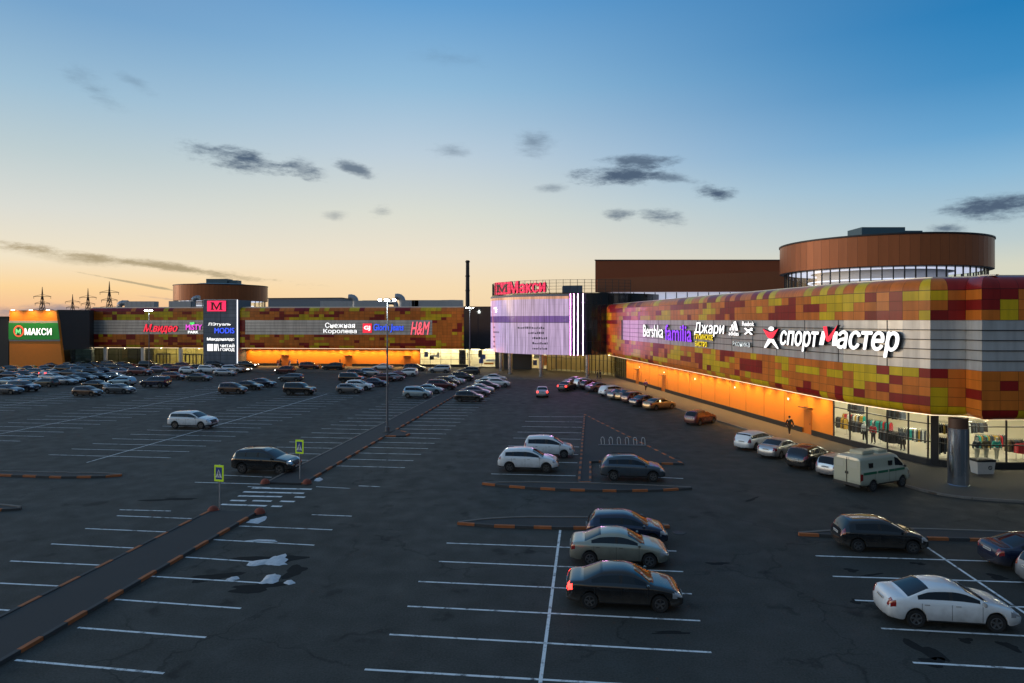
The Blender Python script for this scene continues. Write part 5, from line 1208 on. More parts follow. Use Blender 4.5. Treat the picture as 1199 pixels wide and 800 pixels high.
# ================================================================ VEHICLES
# each kind: length, width, sill, belt (rear, front), wheel radius, wheel x (front, rear), roofline, windscreen zone, rear window zone, side glass zone, pillars
KINDS = {
 'sedan': dict(L=4.45, W=1.74, sill=.22, belt=(.97, .90), r=.315, wx=(1.33, -1.30), ws=(.38, 1.12), rw=(-1.62, -.86), sg=(-1.22, .90), pil=(-.10,),
   top=[(-2.225, .5), (-2.215, .82), (-2.15, .96), (-1.98, 1.03), (-1.62, 1.06), (-.86, 1.40), (-.45, 1.455), (.0, 1.46), (.38, 1.415), (1.12, 1.0), (1.45, .945), (1.85, .85), (2.08, .74), (2.19, .60), (2.225, .48)], hl=(.58, .76), tl=(.72, .93)),
 'hatchback': dict(L=4.0, W=1.70, sill=.22, belt=(.98, .91), r=.31, wx=(1.22, -1.23), ws=(.28, 1.05), rw=(-1.93, -1.52), sg=(-1.32, .85), pil=(-.22,),
   top=[(-2.0, .5), (-1.99, .85), (-1.93, 1.02), (-1.52, 1.42), (-1.35, 1.455), (-.6, 1.51), (-.1, 1.515), (.28, 1.465), (1.05, 1.03), (1.35, .965), (1.68, .87), (1.87, .75), (1.97, .60), (2.0, .48)], hl=(.60, .80), tl=(.78, 1.02)),
 'compact': dict(L=4.1, W=1.70, sill=.24, belt=(1.03, .97), r=.32, wx=(1.25, -1.25), ws=(.42, 1.16), rw=(-1.97, -1.75), sg=(-1.62, 1.0), pil=(-.15, -1.05),
   top=[(-2.05, .5), (-2.04, .85), (-1.98, 1.06), (-1.75, 1.56), (-1.6, 1.62), (-.8, 1.68), (-.1, 1.68), (.42, 1.60), (1.16, 1.10), (1.45, 1.03), (1.75, .92), (1.93, .79), (2.02, .62), (2.05, .5)], hl=(.66, .86), tl=(.8, 1.2)),
 'wagon': dict(L=4.5, W=1.74, sill=.22, belt=(.98, .91), r=.315, wx=(1.36, -1.30), ws=(.42, 1.16), rw=(-2.16, -1.80), sg=(-1.85, .96), pil=(-.08, -1.0),
   top=[(-2.25, .5), (-2.24, .85), (-2.17, 1.02), (-1.80, 1.38), (-1.65, 1.43), (-.7, 1.49), (.0, 1.49), (.42, 1.44), (1.16, 1.01), (1.5, .95), (1.88, .85), (2.10, .73), (2.22, .58), (2.25, .46)], hl=(.58, .77), tl=(.74, 1.0)),
 'crossover': dict(L=4.45, W=1.84, sill=.30, belt=(1.09, 1.0), r=.355, wx=(1.36, -1.30), ws=(.34, 1.12), rw=(-2.12, -1.72), sg=(-1.62, .92), pil=(-.14, -1.05),
   top=[(-2.225, .58), (-2.215, .95), (-2.13, 1.12), (-1.72, 1.53), (-1.5, 1.59), (-.7, 1.655), (-.1, 1.66), (.34, 1.60), (1.12, 1.15), (1.42, 1.09), (1.84, .99), (2.08, .86), (2.19, .69), (2.225, .55)], hl=(.74, .93), tl=(.88, 1.08)),
 'suv': dict(L=4.75, W=1.90, sill=.32, belt=(1.12, 1.05), r=.37, wx=(1.45, -1.40), ws=(.38, 1.16), rw=(-2.27, -1.95), sg=(-1.92, .98), pil=(-.16, -1.12),
   top=[(-2.375, .6), (-2.365, 1.0), (-2.28, 1.14), (-1.95, 1.60), (-1.75, 1.67), (-.8, 1.73), (-.1, 1.735), (.38, 1.67), (1.16, 1.19), (1.5, 1.13), (1.98, 1.03), (2.22, .90), (2.34, .72), (2.375, .58)], hl=(.78, .98), tl=(.92, 1.14)),
 'boxy_suv': dict(L=4.65, W=1.86, sill=.36, belt=(1.20, 1.12), r=.385, wx=(1.42, -1.36), ws=(.55, 1.05), rw=(-2.27, -2.12), sg=(-2.02, .92), pil=(-.12, -1.08),
   top=[(-2.325, .62), (-2.315, 1.05), (-2.28, 1.22), (-2.12, 1.74), (-1.98, 1.82), (-.9, 1.86), (.0, 1.86), (.55, 1.79), (1.05, 1.27), (1.4, 1.21), (1.98, 1.13), (2.2, 1.0), (2.30, .78), (2.325, .62)], hl=(.84, 1.04), tl=(.9, 1.2)),
 'van': dict(L=5.1, W=2.02, sill=.42, belt=(1.40, 1.33), r=.37, wx=(1.62, -1.32), ws=(1.22, 1.86), rw=(9, 9), sg=(.88, 1.66), pil=(),
   top=[(-2.55, .6), (-2.545, 1.9), (-2.52, 2.2), (-2.42, 2.30), (-1.2, 2.33), (.6, 2.33), (1.0, 2.29), (1.22, 2.18), (1.86, 1.45), (2.05, 1.36), (2.36, 1.20), (2.48, 1.0), (2.54, .75), (2.55, .6)], hl=(.85, 1.08), tl=(.8, 1.25)),
}
M_CGLASS = pbr('car_glass', (.006, .007, .009), .03, spec=.5, coat=.15)
M_TRIM = pbr('car_black_plastic', (.018, .018, .019), .6); M_TYRE = pbr('tyre_rubber', (.012, .012, .012), .85); M_RIM = pbr('alloy_rim', (.17, .175, .18), .4, metal=.7); M_RIMD = pbr('dusty_rim', (.10, .10, .10), .5, metal=.5)
M_HEAD = pbr('headlight_lens', (.55, .57, .6), .08, metal=.6, coat=1); M_TAIL = pbr('taillight_lens', (.22, .008, .008), .12, coat=1); M_PLATE = pbr('number_plate', (.62, .62, .60), .5); M_PLTXT = pbr('plate_ink', (.03, .03, .03), .6)
M_HEADON = glow('headlight_on', (1, .96, .85), 5); M_TAILON = glow('taillight_on', (1, .04, .03), 5)
PAINT = {  # name: (base colour, metallic, rough)
 'white': ((.76, .79, .80), 0, .22), 'silver': ((.44, .46, .48), .55, .28), 'grey': ((.16, .17, .18), .5, .3), 'dark grey': ((.05, .053, .058), .5, .3), 'black': ((.007, .007, .008), 0, .14), 'dark blue': ((.010, .018, .05), .2, .2),
 'blue grey': ((.07, .10, .13), .5, .28), 'pale blue': ((.30, .43, .50), .4, .28), 'dark red': ((.10, .012, .014), .2, .24), 'red': ((.13, .010, .012), .1, .24), 'beige': ((.36, .37, .30), .5, .3), 'gold': ((.34, .23, .10), .55, .3), 'brown': ((.07, .035, .022), .3, .28), 'dark green grey': ((.045, .055, .05), .4, .3), 'cream': ((.42, .42, .31), 0, .4), 'purple grey': ((.16, .14, .20), .5, .28)}
def paint(c):
    if 'car_paint_' + c in MATS: return MATS['car_paint_' + c]
    (r, g, b_), mt, ro = PAINT[c]
    m = pbr('car_paint_' + c, (r, g, b_), ro, mt, coat=.9)
    # road dirt along the sills: a film that belongs to the bodywork and stays low on the car
    nt = m.node_tree; N = nt.nodes; L = nt.links; bs = N['Principled BSDF']
    tc = N.new('ShaderNodeTexCoord'); sp = N.new('ShaderNodeSeparateXYZ'); L.new(tc.outputs['Object'], sp.inputs[0])
    nz = N.new('ShaderNodeTexNoise'); nz.inputs['Scale'].default_value = 3; nz.inputs['Detail'].default_value = 5; L.new(tc.outputs['Object'], nz.inputs['Vector'])
    a = N.new('ShaderNodeMath'); a.operation = 'MULTIPLY_ADD'; L.new(nz.outputs[0], a.inputs[0]); a.inputs[1].default_value = -.5; L.new(sp.outputs[2], a.inputs[2])
    mr = N.new('ShaderNodeMapRange'); mr.inputs[1].default_value = .05; mr.inputs[2].default_value = .55; mr.inputs[3].default_value = .62; mr.inputs[4].default_value = 0.0; L.new(a.outputs[0], mr.inputs[0])
    mx = N.new('ShaderNodeMix'); mx.data_type = 'RGBA'; L.new(mr.outputs[0], mx.inputs[0]); mx.inputs[6].default_value = (r, g, b_, 1); mx.inputs[7].default_value = (.075, .066, .055, 1); L.new(mx.outputs[2], bs.inputs['Base Color'])
    ct = N.new('ShaderNodeMapRange'); ct.inputs[3].default_value = .9; ct.inputs[4].default_value = .05; L.new(mr.outputs[0], ct.inputs[0]); L.new(ct.outputs[0], bs.inputs['Coat Weight'])
    return m

def lerp_top(top, x):
    for (x0, z0), (x1, z1) in zip(top, top[1:]):
        if x0 <= x <= x1: return z0 + (z1 - z0) * (x - x0) / max(1e-6, x1 - x0)
    return top[-1][1]
def car_meshes(kind):
    K = KINDS[kind]; L, W, sill, r = K['L'], K['W'], K['sill'], K['r']; hl = L / 2; ra = r + .055
    xs = set(round(x, 3) for x, _ in K['top'])
    for wx in K['wx']:
        for a in (0, 25, 50, 75, 90, 105, 130, 155, 180): xs.add(round(wx + ra * math.cos(R(a)), 3))
        xs.add(round(wx + ra + .02, 3)); xs.add(round(wx - ra - .02, 3))
    s0, s1 = K['sg']; xs |= {s0, s1, round(K['ws'][0], 3), round(K['ws'][1], 3)}
    if K['rw'][0] < 5: xs |= {round(K['rw'][0], 3), round(K['rw'][1], 3)}
    pil = []
    for p in K['pil']: xs |= {round(p - .04, 3), round(p + .04, 3)}; pil.append((p - .04, p + .04))
    xs = sorted(x for x in xs if -hl <= x <= hl)
    out = [xs[0]]
    for x in xs[1:]:
        if x - out[-1] < .015 and x not in (s0, s1, hl): continue
        out.append(x)
    xs = out
    van = kind == 'van'; tum = .12 if van else (.26 if 'suv' in kind else .34)
    cols = []
    for x in xs:
        zt = lerp_top(K['top'], x); f = (x + hl) / L; zb = K['belt'][0] + (K['belt'][1] - K['belt'][0]) * f
        e = abs(x) / hl; w = W / 2 * (1 - .05 * e ** 4 - .17 * max(0, (e - .86) / .14) ** 2.2) if not (van and x < 0) else W / 2 * (1 - .04 * max(0, (e - .9) / .1) ** 2)
        zl = sill + (.10 * max(0, (e - .80) / .2))
        for wx in K['wx']:
            if abs(x - wx) < ra: zl = max(zl, r + math.sqrt(max(0, ra * ra - (x - wx) ** 2)))
        zt = max(zt, zl + .04); zm = min(max(sill + .36, zl + .06), zt - .02); gh = zt - zb
        c = [(0, sill), (w - .30, zl if zl > sill + .2 else sill), (w - .035, zl), (w - .005, min(zl + .05, zt - .025)), (w, zm)]
        if gh > .10:
            wr = w - .04 - tum * gh; sh = w + .004
            c += [(sh, zb - .09), (w - .025, zb), (w - .045, zb + .025)]
            a = (w - .045, zb + .025); q = (wr, zt - .055)
            k = .86; c += [(a[0] + (q[0] - a[0]) * k, a[1] + (q[1] - a[1]) * k), q, (wr * .62, zt - .012), (0, zt)]
        else:
            z6 = min(zb, zt - .06); z5 = max(zm + .01, z6 - .09) if z6 > zm + .02 else zm + .005; z6 = max(z6, z5 + .005); k6 = max(zt - .045, z6 + .004)
            c += [(w - .002, z5), (w - .03, z6), (w - .06, min(k6, zt - .035)), (w - .11, zt - .025), (w - .18, zt - .016), (w * .5, zt - .005), (0, zt)]
        cols.append(c)
    nC = len(cols[0]); vs = []; idx = {}
    for i, c in enumerate(cols):
        for j, (y, z) in enumerate(c):
            idx[i, j, 1] = len(vs); vs.append((xs[i], -y, z))
            if j in (0, nC - 1): idx[i, j, -1] = idx[i, j, 1]
            else: idx[i, j, -1] = len(vs); vs.append((xs[i], y, z))
    fs, ms = [], []
    inz = lambda a, z: z[0] - 1e-4 <= a[0] and a[1] <= z[1] + 1e-4
    for i in range(len(xs) - 1):
        seg = (xs[i], xs[i + 1])
        for j in range(nC - 1):
            m = 0
            if j <= 1: m = 4
            elif j == 7 and inz(seg, K['sg']): m = 3 if not any(seg[0] > p[0] - .001 and seg[1] < p[1] + .001 for p in pil) else 4
            elif j >= 9 and inz(seg, K['ws']): m = 1
            elif j >= 9 and inz(seg, K['rw']): m = 2
            for s in (1, -1):
                q = [idx[i, j, s], idx[i + 1, j, s], idx[i + 1, j + 1, s], idx[i, j + 1, s]]
                q = list(dict.fromkeys(q)); fs.append(q if s == 1 else q[::-1]); ms.append(m)
    for i in (0, len(xs) - 1):
        ring = [idx[i, j, 1] for j in range(nC)] + [idx[i, j, -1] for j in range(nC - 2, 0, -1)]; fs.append(ring); ms.append(0)
    me = bpy.data.meshes.new('car_shell'); me.from_pydata(vs, [], fs)
    for k in range(5): me.materials.append(M_TRIM)
    me.polygons.foreach_set('material_index', ms)
    bm = bmesh.new(); bm.from_mesh(me); bmesh.ops.recalc_face_normals(bm, faces=bm.faces); bm.to_mesh(me); bm.free()
    o = bpy.data.objects.new('car_temp', me); COL.objects.link(o); su = o.modifiers.new('s', 'SUBSURF'); su.levels = 1; su.render_levels = 1
    sm = eval_mesh(o, 'car_smooth'); bpy.data.objects.remove(o)
    # sort the smooth faces into parts
    groups = {}
    P = [v.co.copy() for v in sm.vertices]
    for f in sm.polygons:
        c = f.center; m = f.material_index; key = {0: 'body', 1: 'windscreen', 2: 'rear_window', 3: 'side_window', 4: 'underbody'}[m]
        if m == 3: key += '_r' if c.y < 0 else '_l'
        if m == 0:
            if c.x > hl - .40 and K['hl'][0] < c.z < K['hl'][1] and abs(c.y) > W * .27: key = 'headlight_' + ('r' if c.y < 0 else 'l')
            elif c.x < -hl + .24 and K['tl'][0] < c.z < K['tl'][1] and abs(c.y) > W * (.34 if not van else .455): key = 'taillight_' + ('r' if c.y < 0 else 'l')
            elif c.x > hl - .14 and abs(c.y) < W * .25 and sill + .18 < c.z < K['hl'][0] + .1: key = 'grille'
            elif c.z < sill + (.14 if 'suv' in kind or kind == 'crossover' else .07) : key = 'underbody'
        groups.setdefault(key, []).append(f.index)
    parts = {}
    for key, fi in groups.items():
        mp = {}; v2 = []; f2 = []
        for i in fi:
            q = []
            for vi in sm.polygons[i].vertices:
                if vi not in mp: mp[vi] = len(v2); v2.append(P[vi])
                q.append(mp[vi])
            f2.append(q)
        pm = bpy.data.meshes.new(key.split('_')[0]); pm.from_pydata(v2, [], f2); pm.polygons.foreach_set('use_smooth', [True] * len(f2)); pm.set_sharp_from_angle(angle=R(50)); parts[key] = pm
    return parts
def wheel_meshes(r):
    b = MB(); w = .105; b.lathe([(r * .62, -w * .9), (r * .93, -w), (r, -w * .7), (r, w * .7), (r * .93, w), (r * .62, w * .9)], 28, axis='Y'); ty = b.mesh('tyre', M_TYRE, 40)
    b = MB(); b.lathe([(r * .62, -w * .9), (r * .60, -w * .5), (0.001, -w * .45)], 24, axis='Y', m=1); b.lathe([(r * .64, -w * .92), (r * .55, -w * .95), (r * .55, -w * .5)], 24, axis='Y', m=0)
    for k in range(5):
        a = 2 * math.pi * k / 5 + .3; b.bar((0, -w * .80, 0), (r * .58 * math.cos(a), -w * .9, r * .58 * math.sin(a)), .035, r * .20, 0)
    b.lathe([(.0, -w * .95), (r * .16, -w * .93), (r * .18, -w * .7)], 12, axis='Y'); rm = b.mesh('rim', [M_RIM, M_TRIM], 40)
    return ty, rm
CARS = {}
def base_parts(kind):
    if kind in CARS: return CARS[kind]
    K = KINDS[kind]; parts = car_meshes(kind); ty, rm = wheel_meshes(K['r'])
    b = MB(); b.box((-.02, -.06, 0), (.10, .17, .13)); b.box((-.0, .05, -.04), (.05, .12, .03)); mir = b.mesh('mirror', [M_TRIM]);
    bm = bmesh.new(); bm.from_mesh(mir); bmesh.ops.bevel(bm, geom=bm.edges[:], offset=.022, segments=2, affect='EDGES'); bm.to_mesh(mir); bm.free()
    b = MB(); b.box((0, 0, 0), (.016, .52, .112)); pt = random.Random(3)
    for k in range(6): b.box((0, -.19 + k * .065, 0), (.021, .035, .065), m=1)
    b.box((0, .215, .01), (.021, .05, .05), m=1); pl_ = b.mesh('plate', [M_PLATE, M_PLTXT])
    b = MB(); b.box((0, 0, 0), (.17, .035, .028)); hd = b.mesh('handle', [M_TRIM])
    CARS[kind] = (parts, ty, rm, mir, pl_, hd); return CARS[kind]
NCAR = 0
def car(px, py, bearing, kind, colour, label, group='cars parked in front of the mall', near=False, brake=False, heads=False, off=None, rim=None, name=None, cat=None, roofbars=False):
    """px, py: middle of the near side at the ground; bearing: compass heading of the nose, 0 = away from the camera"""
    K = KINDS[kind]; parts, ty, rm, mir, plm, hd = base_parts(kind)
    brg = {'S': 96.4, 'N': 276.4, 'A': 6.4}.get(bearing, bearing); g = G(px, py); rz = R(90 - brg)
    vd = Vector((g.x, g.y)).normalized(); ax = Vector((math.cos(rz), math.sin(rz))); nrm = Vector((-ax.y, ax.x))
    if off is None: off = K['W'] / 2 * .95
    sgn = 1 if nrm.dot(vd) > 0 else -1
    c = Vector((g.x, g.y)) + nrm * sgn * off
    names = {'sedan': 'sedan_car', 'hatchback': 'hatchback_car', 'compact': 'compact_car', 'wagon': 'estate_car', 'crossover': 'crossover_car', 'suv': 'suv_car', 'boxy_suv': 'off_road_car', 'van': 'van'}
    o = empty(name or names[kind], (c.x, c.y, 0), rz, label, cat or ('van' if kind == 'van' else 'car'), group)
    body = paint(colour)
    for key, me in parts.items():
        pn = key if key in ('body', 'windscreen', 'rear_window', 'underbody', 'grille') else key[:-2]
        if key == 'underbody': pn = 'lower_trim'
        mat = {'body': body, 'windscreen': M_CGLASS, 'rear_window': M_CGLASS, 'underbody': M_TRIM, 'grille': M_TRIM}.get(key)
        if mat is None: mat = M_CGLASS if 'window' in key else ((M_HEADON if heads else M_HEAD) if 'head' in key else (M_TAILON if brake else M_TAIL))
        p = link(pn, me, o)
        if not me.materials: me.materials.append(mat)
        if me.materials[0] != mat: p.material_slots[0].link = 'OBJECT'; p.material_slots[0].material = mat
    hl = K['L'] / 2
    for wx in K['wx']:
        for s in (-1, 1):
            w = link('wheel', ty, o, (wx, s * (K['W'] / 2 - .13), K['r']), 0 if s < 0 else math.pi)
            rr = link('rim', rm, w)
            if rim == 'dark' or (rim is None and colour in ('black', 'dark red', 'brown', 'dark grey', 'dark blue')):
                rr.material_slots[0].link = 'OBJECT'; rr.material_slots[0].material = M_RIMD
    zr_, zf_ = (.78 if kind in ('sedan', 'suv', 'crossover', 'hatchback', 'wagon') else .72), (.44 if K['sill'] < .3 else .52)
    ends = K.setdefault('ends', {})
    if not ends:                                                     # where the bodywork really is at plate height
        vs_ = [v.co for k_ in ('body', 'grille', 'underbody') if k_ in parts for v in parts[k_].vertices if abs(v.co.y) < .35]
        ends['r'] = min(v.x for v in vs_ if abs(v.z - zr_) < .14); ends['f'] = max(v.x for v in vs_ if abs(v.z - zf_) < .14)
    link('number_plate', plm, o, (ends['r'] - .004, 0, zr_)); link('number_plate', plm, o, (ends['f'] + .004, 0, zf_), math.pi)
    mx = K['ws'][1] - .22
    if g.y < 105:
        for s in (-1, 1):
            m = link('mirror', mir, o, (mx, s * (K['W'] / 2 + .05), K['belt'][1] + .10), 0 if s < 0 else math.pi)
            m.material_slots[0].link = 'OBJECT'; m.material_slots[0].material = body if kind != 'van' else M_TRIM
    if near:
        for s in (-1, 1):
            for hx in ((-.95, .08) if kind != 'van' else (.72,)):
                h = link('door_handle', hd, o, (hx, s * (K['W'] / 2 - .002), K['belt'][0] - .12)); h.material_slots[0].link = 'OBJECT'; h.material_slots[0].material = body
        b = MB()
        for s in (-1, 1):
            for dx in ((K['pil'][0] - .03, K['ws'][1] - .25, K['pil'][0] - 1.02) if K['pil'] else (.86, .20, -1.2)): b.box((dx, s * (K['W'] / 2 + .0005), (K['sill'] + K['belt'][0]) / 2 + .02), (.012, .006, K['belt'][0] - K['sill'] - .2))
        b.build('door_gap', M_TRIM, o)
    if roofbars:
        b = MB(); zr = max(z for _, z in K['top'])
        for s in (-1, 1): b.bar((-1.35, s * .58, zr - .01), (.2, s * .58, zr), .035, .04)
        b.build('roof_rail', M_TRIM, o)
    return o

def kerbless(*a): pass
# ---- near and middle distance
car(1119, 738, 98, 'sedan', 'white', 'white sedan parked alone at the bottom right, nearest car to the camera', near=True)
car(1037, 648, 'S', 'hatchback', 'black', 'black hatchback in front of the right kerb island', near=True)
car(1232, 672, 94, 'sedan', 'dark blue', 'dark blue sedan cut by the right edge of the picture', near=True)
car(1279, 698, 94, 'hatchback', 'silver', 'silver car of which only a rear corner shows at the right edge', near=True)
car(731, 715.5, 'S', 'sedan', 'black', 'black sedan with a glowing tail light in the front row of three', near=True, brake=True)
car(725, 664, 'S', 'sedan', 'beige', 'pale beige sedan between two black cars', near=True)
car(734, 640, 'S', 'hatchback', 'dark blue', 'blue-black hatchback hidden behind the beige sedan', near=True)
car(617.5, 553.5, 'S', 'crossover', 'white', 'white crossover nearest the striped kerb island in the middle', near=True, rim='dark')
car(642, 536.5, 'S', 'compact', 'white', 'white tall hatchback just behind the white crossover', near=True)
car(741, 564, 'S', 'crossover', 'blue grey', 'blue-grey crossover on the triangular island side of the kerb', near=True, roofbars=True)
car(219.5, 502.5, 98, 'suv', 'white', 'white SUV standing alone on the empty left stalls', near=True)
car(304.5, 555.5, 98, 'suv', 'black', 'black SUV with pale roof reflection near the crossing signs', near=True, roofbars=True)
car(348, 463, 'S', 'boxy_suv', 'black', 'boxy black off-road car in the middle of the left stalls')
car(269.5, 461.5, 'S', 'compact', 'brown', 'dark brown compact car left of two black sedans', rim='dark')
car(288, 457, 'S', 'sedan', 'black', 'black sedan between the brown compact and another black sedan')
car(304, 453.5, 'S', 'sedan', 'dark blue', 'blue-black sedan, rightmost of the three by the brown compact')
car(97.5, 464.5, 'S', 'hatchback', 'brown', 'dark brown hatchback in front of the packed left rows')
car(109, 456, 'S', 'sedan', 'black', 'black sedan mostly hidden behind the dark brown hatchback')
car(135, 461, 'S', 'sedan', 'grey', 'grey sedan right of the dark brown hatchback')
car(138.5, 452.5, 'N', 'crossover', 'pale blue', 'pale blue crossover facing left behind the grey sedan')
car(178, 454, 'N', 'boxy_suv', 'dark blue', 'boxy dark off-road car facing left, right of the pale blue crossover')
car(200, 445, 'S', 'wagon', 'dark red', 'large dark estate with red reflections on its roof')
car(230, 446.5, 'S', 'sedan', 'dark green grey', 'dark green-grey sedan before the white cars at the tower')
car(242.5, 437.5, 'S', 'suv', 'white', 'white SUV parked at the foot of the grey sign tower')
car(261, 440.5, 'S', 'sedan', 'silver', 'silver sedan beside the white SUV below the sign tower')
car(270.5, 437, 'S', 'suv', 'silver', 'silver SUV right of the silver sedan below the sign tower')
car(279.5, 436, 'S', 'sedan', 'dark grey', 'dark grey car with headlights on right of the sign tower', heads=True)
car(288, 431.5, 'S', 'suv', 'black', 'black SUV with headlights on close to the orange wall', heads=True)
car(249, 430.5, 'S', 'wagon', 'black', 'black estate close against the sign tower base')
car(331.5, 438, 'N', 'compact', 'dark red', 'dark red compact with headlights on behind a blue-grey estate', heads=True)
car(338.5, 447, 'N', 'wagon', 'blue grey', 'blue-grey estate driving left in front of the orange wall', heads=False)
car(361, 433, 'S', 'suv', 'dark red', 'dark red SUV against the orange wall, left of another black one')
car(388.5, 434, 'N', 'suv', 'black', 'black SUV facing left against the orange wall')
# ---- the row right of the middle, in front of the orange wall
car(407.5, 461, 'S', 'hatchback', 'grey', 'grey hatchback at the near end of the middle row')
car(418.5, 457.5, 'S', 'crossover', 'white', 'white crossover second in the middle row, behind the grey hatchback')
car(410.5, 449, 'S', 'boxy_suv', 'black', 'boxy black off-road car with spare wheel in the middle row')
car(437, 453, 'S', 'sedan', 'dark blue', 'dark blue sedan in the middle row, left of the tall mast')
car(433, 441, 'S', 'compact', 'silver', 'silver compact far up the middle row')
car(416.5, 441.5, 'S', 'hatchback', 'black', 'black hatchback behind the boxy off-road car')
car(447, 433.5, 'N', 'sedan', 'white', 'white sedan close to the wall near the second orange door')
car(449, 447, 'S', 'sedan', 'dark red', 'dark red sedan behind the mast pole')
car(462.5, 446.5, 60, 'hatchback', 'silver', 'silver and red hatchback just right of the tall mast pole')
car(469.5, 443.5, 30, 'hatchback', 'black', 'black hatchback with red reflections beside a white one')
car(476, 441, 'N', 'compact', 'white', 'white compact facing left close to the black SUV')
car(484.5, 435.5, 'S', 'suv', 'black', 'black SUV at the right end of the left orange wall')
car(514, 437.5, 'N', 'boxy_suv', 'silver', 'silver boxy off-road car in front of the bright shop window')
car(548, 439.5, 'N', 'suv', 'dark grey', 'dark grey SUV before the bright window by the link block')
car(487.5, 466.5, 'S', 'compact', 'pale blue', 'pale blue tall compact at the end of the walkway row')
car(501, 461.5, 'S', 'sedan', 'pale blue', 'pale blue sedan behind the pale blue compact')
car(515.5, 457.5, 'S', 'suv', 'dark red', 'dark red SUV in the walkway row')
car(522.5, 453, 'S', 'crossover', 'brown', 'brown crossover in the walkway row behind the dark red SUV')
car(529, 450, 'S', 'sedan', 'white', 'white sedan in the walkway row with its nose to the walkway')
car(540, 446.5, 'S', 'crossover', 'black', 'black crossover at the far end of the walkway row')
car(548.5, 471, 'S', 'hatchback', 'black', 'black hatchback at the near end of the row right of the walkway')
car(555.5, 464.5, 'S', 'sedan', 'purple grey', 'purple-grey sedan behind the black hatchback')
car(561, 461, 'S', 'sedan', 'silver', 'silver sedan third in the row right of the walkway')
car(568.5, 457, 'S', 'sedan', 'black', 'black sedan fourth in the row right of the walkway')
car(570, 452.5, 'S', 'sedan', 'white', 'white sedan in the row right of the walkway')
car(583, 453.5, 'S', 'hatchback', 'white', 'white hatchback nosed out beyond the white sedan')
car(579, 447.5, 'S', 'sedan', 'silver', 'silver sedan at the far end of the row right of the walkway')
# ---- moving cars
car(635, 464, 3, 'sedan', 'silver', 'small silver sedan driving away with red brake lights', off=0, brake=True, group='cars driving in the central aisle')
car(664, 457, 28, 'sedan', 'dark grey', 'dark sedan with red brake lights turning by the right row', off=0, brake=True, group='cars driving in the central aisle')
# ---- the slanted row along the right pavement, far to near
car(677, 451, 62, 'sedan', 'purple grey', 'purple-grey sedan, first and farthest of the right slanted row', off=.3)
car(687, 454.5, 62, 'compact', 'silver', 'small silver car, second from the far end of the right slanted row', off=.3)
car(694.5, 456, 62, 'hatchback', 'dark red', 'dark red hatchback, third from the far end of the right slanted row', off=.3)
car(703, 458.5, 62, 'sedan', 'purple grey', 'dark purple sedan next to the white crossover in the slanted row', off=.3)
car(719.5, 464, 60, 'crossover', 'white', 'white crossover in the right slanted row', off=.3)
car(730, 467.5, 58, 'sedan', 'grey', 'grey sedan right behind the white crossover in the slanted row', off=.3)
car(738.5, 468.5, 58, 'sedan', 'gold', 'bronze gold sedan between the grey and the dark red car', off=.3)
car(745.5, 471.5, 58, 'hatchback', 'dark red', 'black-red hatchback between the bronze sedan and the blue sedan', off=.3)
car(757.5, 475.5, 58, 'sedan', 'dark blue', 'dark blue sedan beside the golden sedan', off=.3)
car(774, 479.5, 58, 'sedan', 'gold', 'golden sedan at the near end of the far slanted cars', off=.3)
car(823, 496.5, 50, 'hatchback', 'red', 'dark red hatchback parked alone at the pavement kerb', off=.3)
car(888, 524.5, 50, 'wagon', 'white', 'white estate car, first of the near slanted row by the shop', off=.3, near=True)
car(917, 534, 50, 'sedan', 'silver', 'silver sedan between the white estate and the black SUV', off=.3, near=True)
car(953, 546.5, 52, 'crossover', 'black', 'black crossover with lit red tail lamp next to the silver sedan', off=.3, near=True)
car(988, 556, 54, 'hatchback', 'silver', 'silver hatchback half hidden behind the cream van', off=.3, near=True)
V = car(1038, 573.5, 64, 'van', 'cream', 'cream armoured van with green stripe and roof hatch at the corner shop', off=.95, near=True, group='cars parked in front of the mall', rim='dark')
K = KINDS['van']; hw = K['W'] / 2
M_VG = pbr('van_green', (.01, .13, .06), .4); M_VC = paint('cream')
b = MB()
for s in (-1, 1):
    for x0, x1 in ((-2.3, -1.05), (-.92, .05), (.2, 1.75)): b.box(((x0 + x1) / 2, s * (hw + .006), 1.24), (x1 - x0, .012, .15))
b.build('green_stripe', M_VG, V)
for s in (-1, 1):
    for x in (-1.55, .35):
        b = MB(); b.box((x, s * (hw - .055), 1.72), (.34, .09, .30)); b.build('small_window', M_CGLASS, V)
for y in (-.5, .5):
    b = MB(); b.box((-2.552, y, 1.3), (.02, .9, 1.5)); d = b.build('rear_door', M_VC, V)
    h = MB(); h.box((-2.57, .08 if y > 0 else -.08, 1.2), (.04, .06, .16)); h.build('door_handle', M_TRIM, d)
    w = MB(); w.box((-2.565, y, 1.75), (.012, .55, .4)); w.build('door_panel', pbr('van_panel', (.42, .42, .33), .5), d)
b = MB(); b.box((-2.57, 0, 1.3), (.012, .03, 1.75)); b.build('door_seam', M_TRIM, V)
b = MB(); b.box((-1.1, 0, 2.42), (1.2, 1.0, .2)); me = b.mesh('hatch', [M_VC]); bm = bmesh.new(); bm.from_mesh(me); bmesh.ops.bevel(bm, geom=bm.edges[:], offset=.06, segments=2, affect='EDGES'); bm.to_mesh(me); bm.free(); link('roof_hatch', me, V)
b = MB(); b.box((.35, 0, 2.38), (.9, .9, .12)); b.build('roof_vent', M_VC, V)
b = MB(); b.box((-2.58, 0, .5), (.14, 1.9, .16)); b.build('rear_bumper', M_TRIM, V)

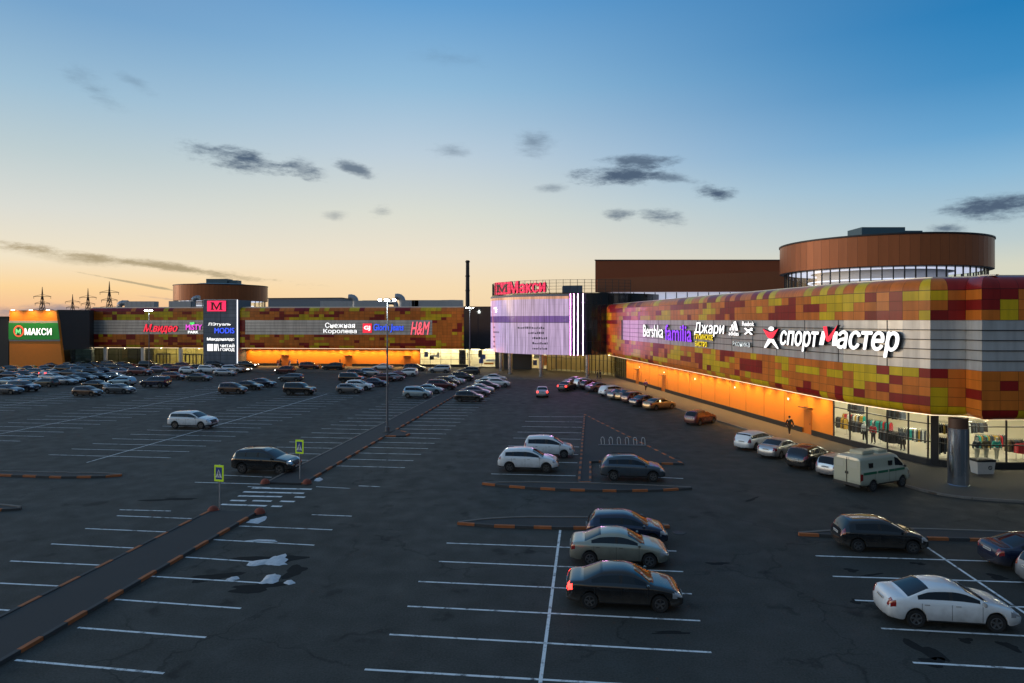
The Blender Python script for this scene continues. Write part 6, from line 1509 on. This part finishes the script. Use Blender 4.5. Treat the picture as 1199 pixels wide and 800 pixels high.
# ---- the packed rows at the far left, in front of the supermarket: front row first
pk = random.Random(21)
kinds = ['sedan', 'sedan', 'hatchback', 'hatchback', 'crossover', 'suv', 'compact', 'wagon']
colsd = ['black', 'dark grey', 'dark blue', 'grey', 'blue grey', 'silver', 'white', 'pale blue', 'dark red', 'brown', 'dark green grey']
wts = [5, 5, 4, 4, 4, 3, 2, 2, 2, 1, 3]
nice = {'sedan': 'sedan', 'hatchback': 'hatchback', 'crossover': 'crossover', 'suv': 'SUV', 'compact': 'compact car', 'wagon': 'estate'}
rows = [
 ('front', [(3, 462, 'S', 'sedan', 'blue grey'), (22, 459, 'S', 'suv', 'dark blue'), (49, 453.5, 'N', 'hatchback', 'dark green grey'), (70.5, 451, 'S', 'sedan', 'silver'), (95, 447.5, 'S', 'crossover', 'dark grey'), (112.5, 446, 'S', 'sedan', 'black'), (129, 445, 'S', 'sedan', 'grey')]),
 ('second', [(7, 452, 'S', 'sedan', 'pale blue'), (31, 450, 'S', 'wagon', 'pale blue'), (57, 446.5, 'S', 'sedan', 'white'), (80, 449, 'S', 'sedan', 'black'), (139.5, 439.5, 'S', 'sedan', 'purple grey'), (161, 440, 'S', 'suv', 'dark red'), (184.5, 437, 'S', 'hatchback', 'purple grey')]),
 ('third', [(9, 444, 'S', 'sedan', 'dark blue'), (26, 443, 'S', 'hatchback', 'black'), (40, 440, 'S', 'wagon', 'blue grey'), (64, 441, 8, 'sedan', 'silver'), (78, 441.5, 'S', 'sedan', 'dark grey'), (91, 438.5, 'S', 'compact', 'blue grey'), (105, 440, 'S', 'hatchback', 'black'), (119, 438.5, 'S', 'sedan', 'dark blue'), (205, 436.5, 'S', 'sedan', 'red'), (219, 438, 'S', 'hatchback', 'white')]),
 ('fourth', [(-4, 438, 'S', 'sedan', 'grey'), (12, 437.5, 'S', 'crossover', 'dark grey'), (33, 436, 'S', 'sedan', 'black'), (52, 435.5, 'S', 'sedan', 'blue grey'), (73, 436.5, 'S', 'crossover', 'black'), (86, 434.5, 'S', 'sedan', 'pale blue'), (101, 435, 'S', 'suv', 'black'), (117, 433.5, 'S', 'sedan', 'dark grey'), (132, 434.5, 'S', 'wagon', 'black'), (150, 434, 'S', 'hatchback', 'dark grey'), (196, 433.5, 'S', 'sedan', 'black'), (214, 433, 'S', 'crossover', 'dark red'), (229, 434.5, 'S', 'sedan', 'black')]),
 ('back', [(10, 430.5, 'N', 'compact', 'pale blue'), (24, 431, 'S', 'suv', 'black'), (41, 431, 'S', 'sedan', 'dark green grey'), (58, 431.5, 'S', 'wagon', 'dark blue'), (76, 431.5, 'N', 'sedan', 'grey'), (92, 431, 'S', 'hatchback', 'black'), (109, 431, 'S', 'sedan', 'black'), (126, 430.5, 'S', 'crossover', 'dark grey'), (142, 431, 'S', 'sedan', 'dark blue'), (172, 431.5, 'S', 'suv', 'black')]),
]
ordn = ['first', 'second', 'third', 'fourth', 'fifth', 'sixth', 'seventh', 'eighth', 'ninth', 'tenth', 'eleventh', 'twelfth', 'thirteenth', 'fourteenth']
for rn, lst in rows:
    for i, (px, py, hd_, kd, cc) in enumerate(sorted(lst)):
        br = (rn == 'third' and px == 64)
        lab = f'{cc} {nice[kd]}, {ordn[i]} from the left in the {rn} row of packed cars' if not br else 'silver sedan with glowing red tail lights among the packed left cars'
        car(px, py, hd_, kd, cc, lab, 'cars packed before the supermarket', brake=br, off=.8)
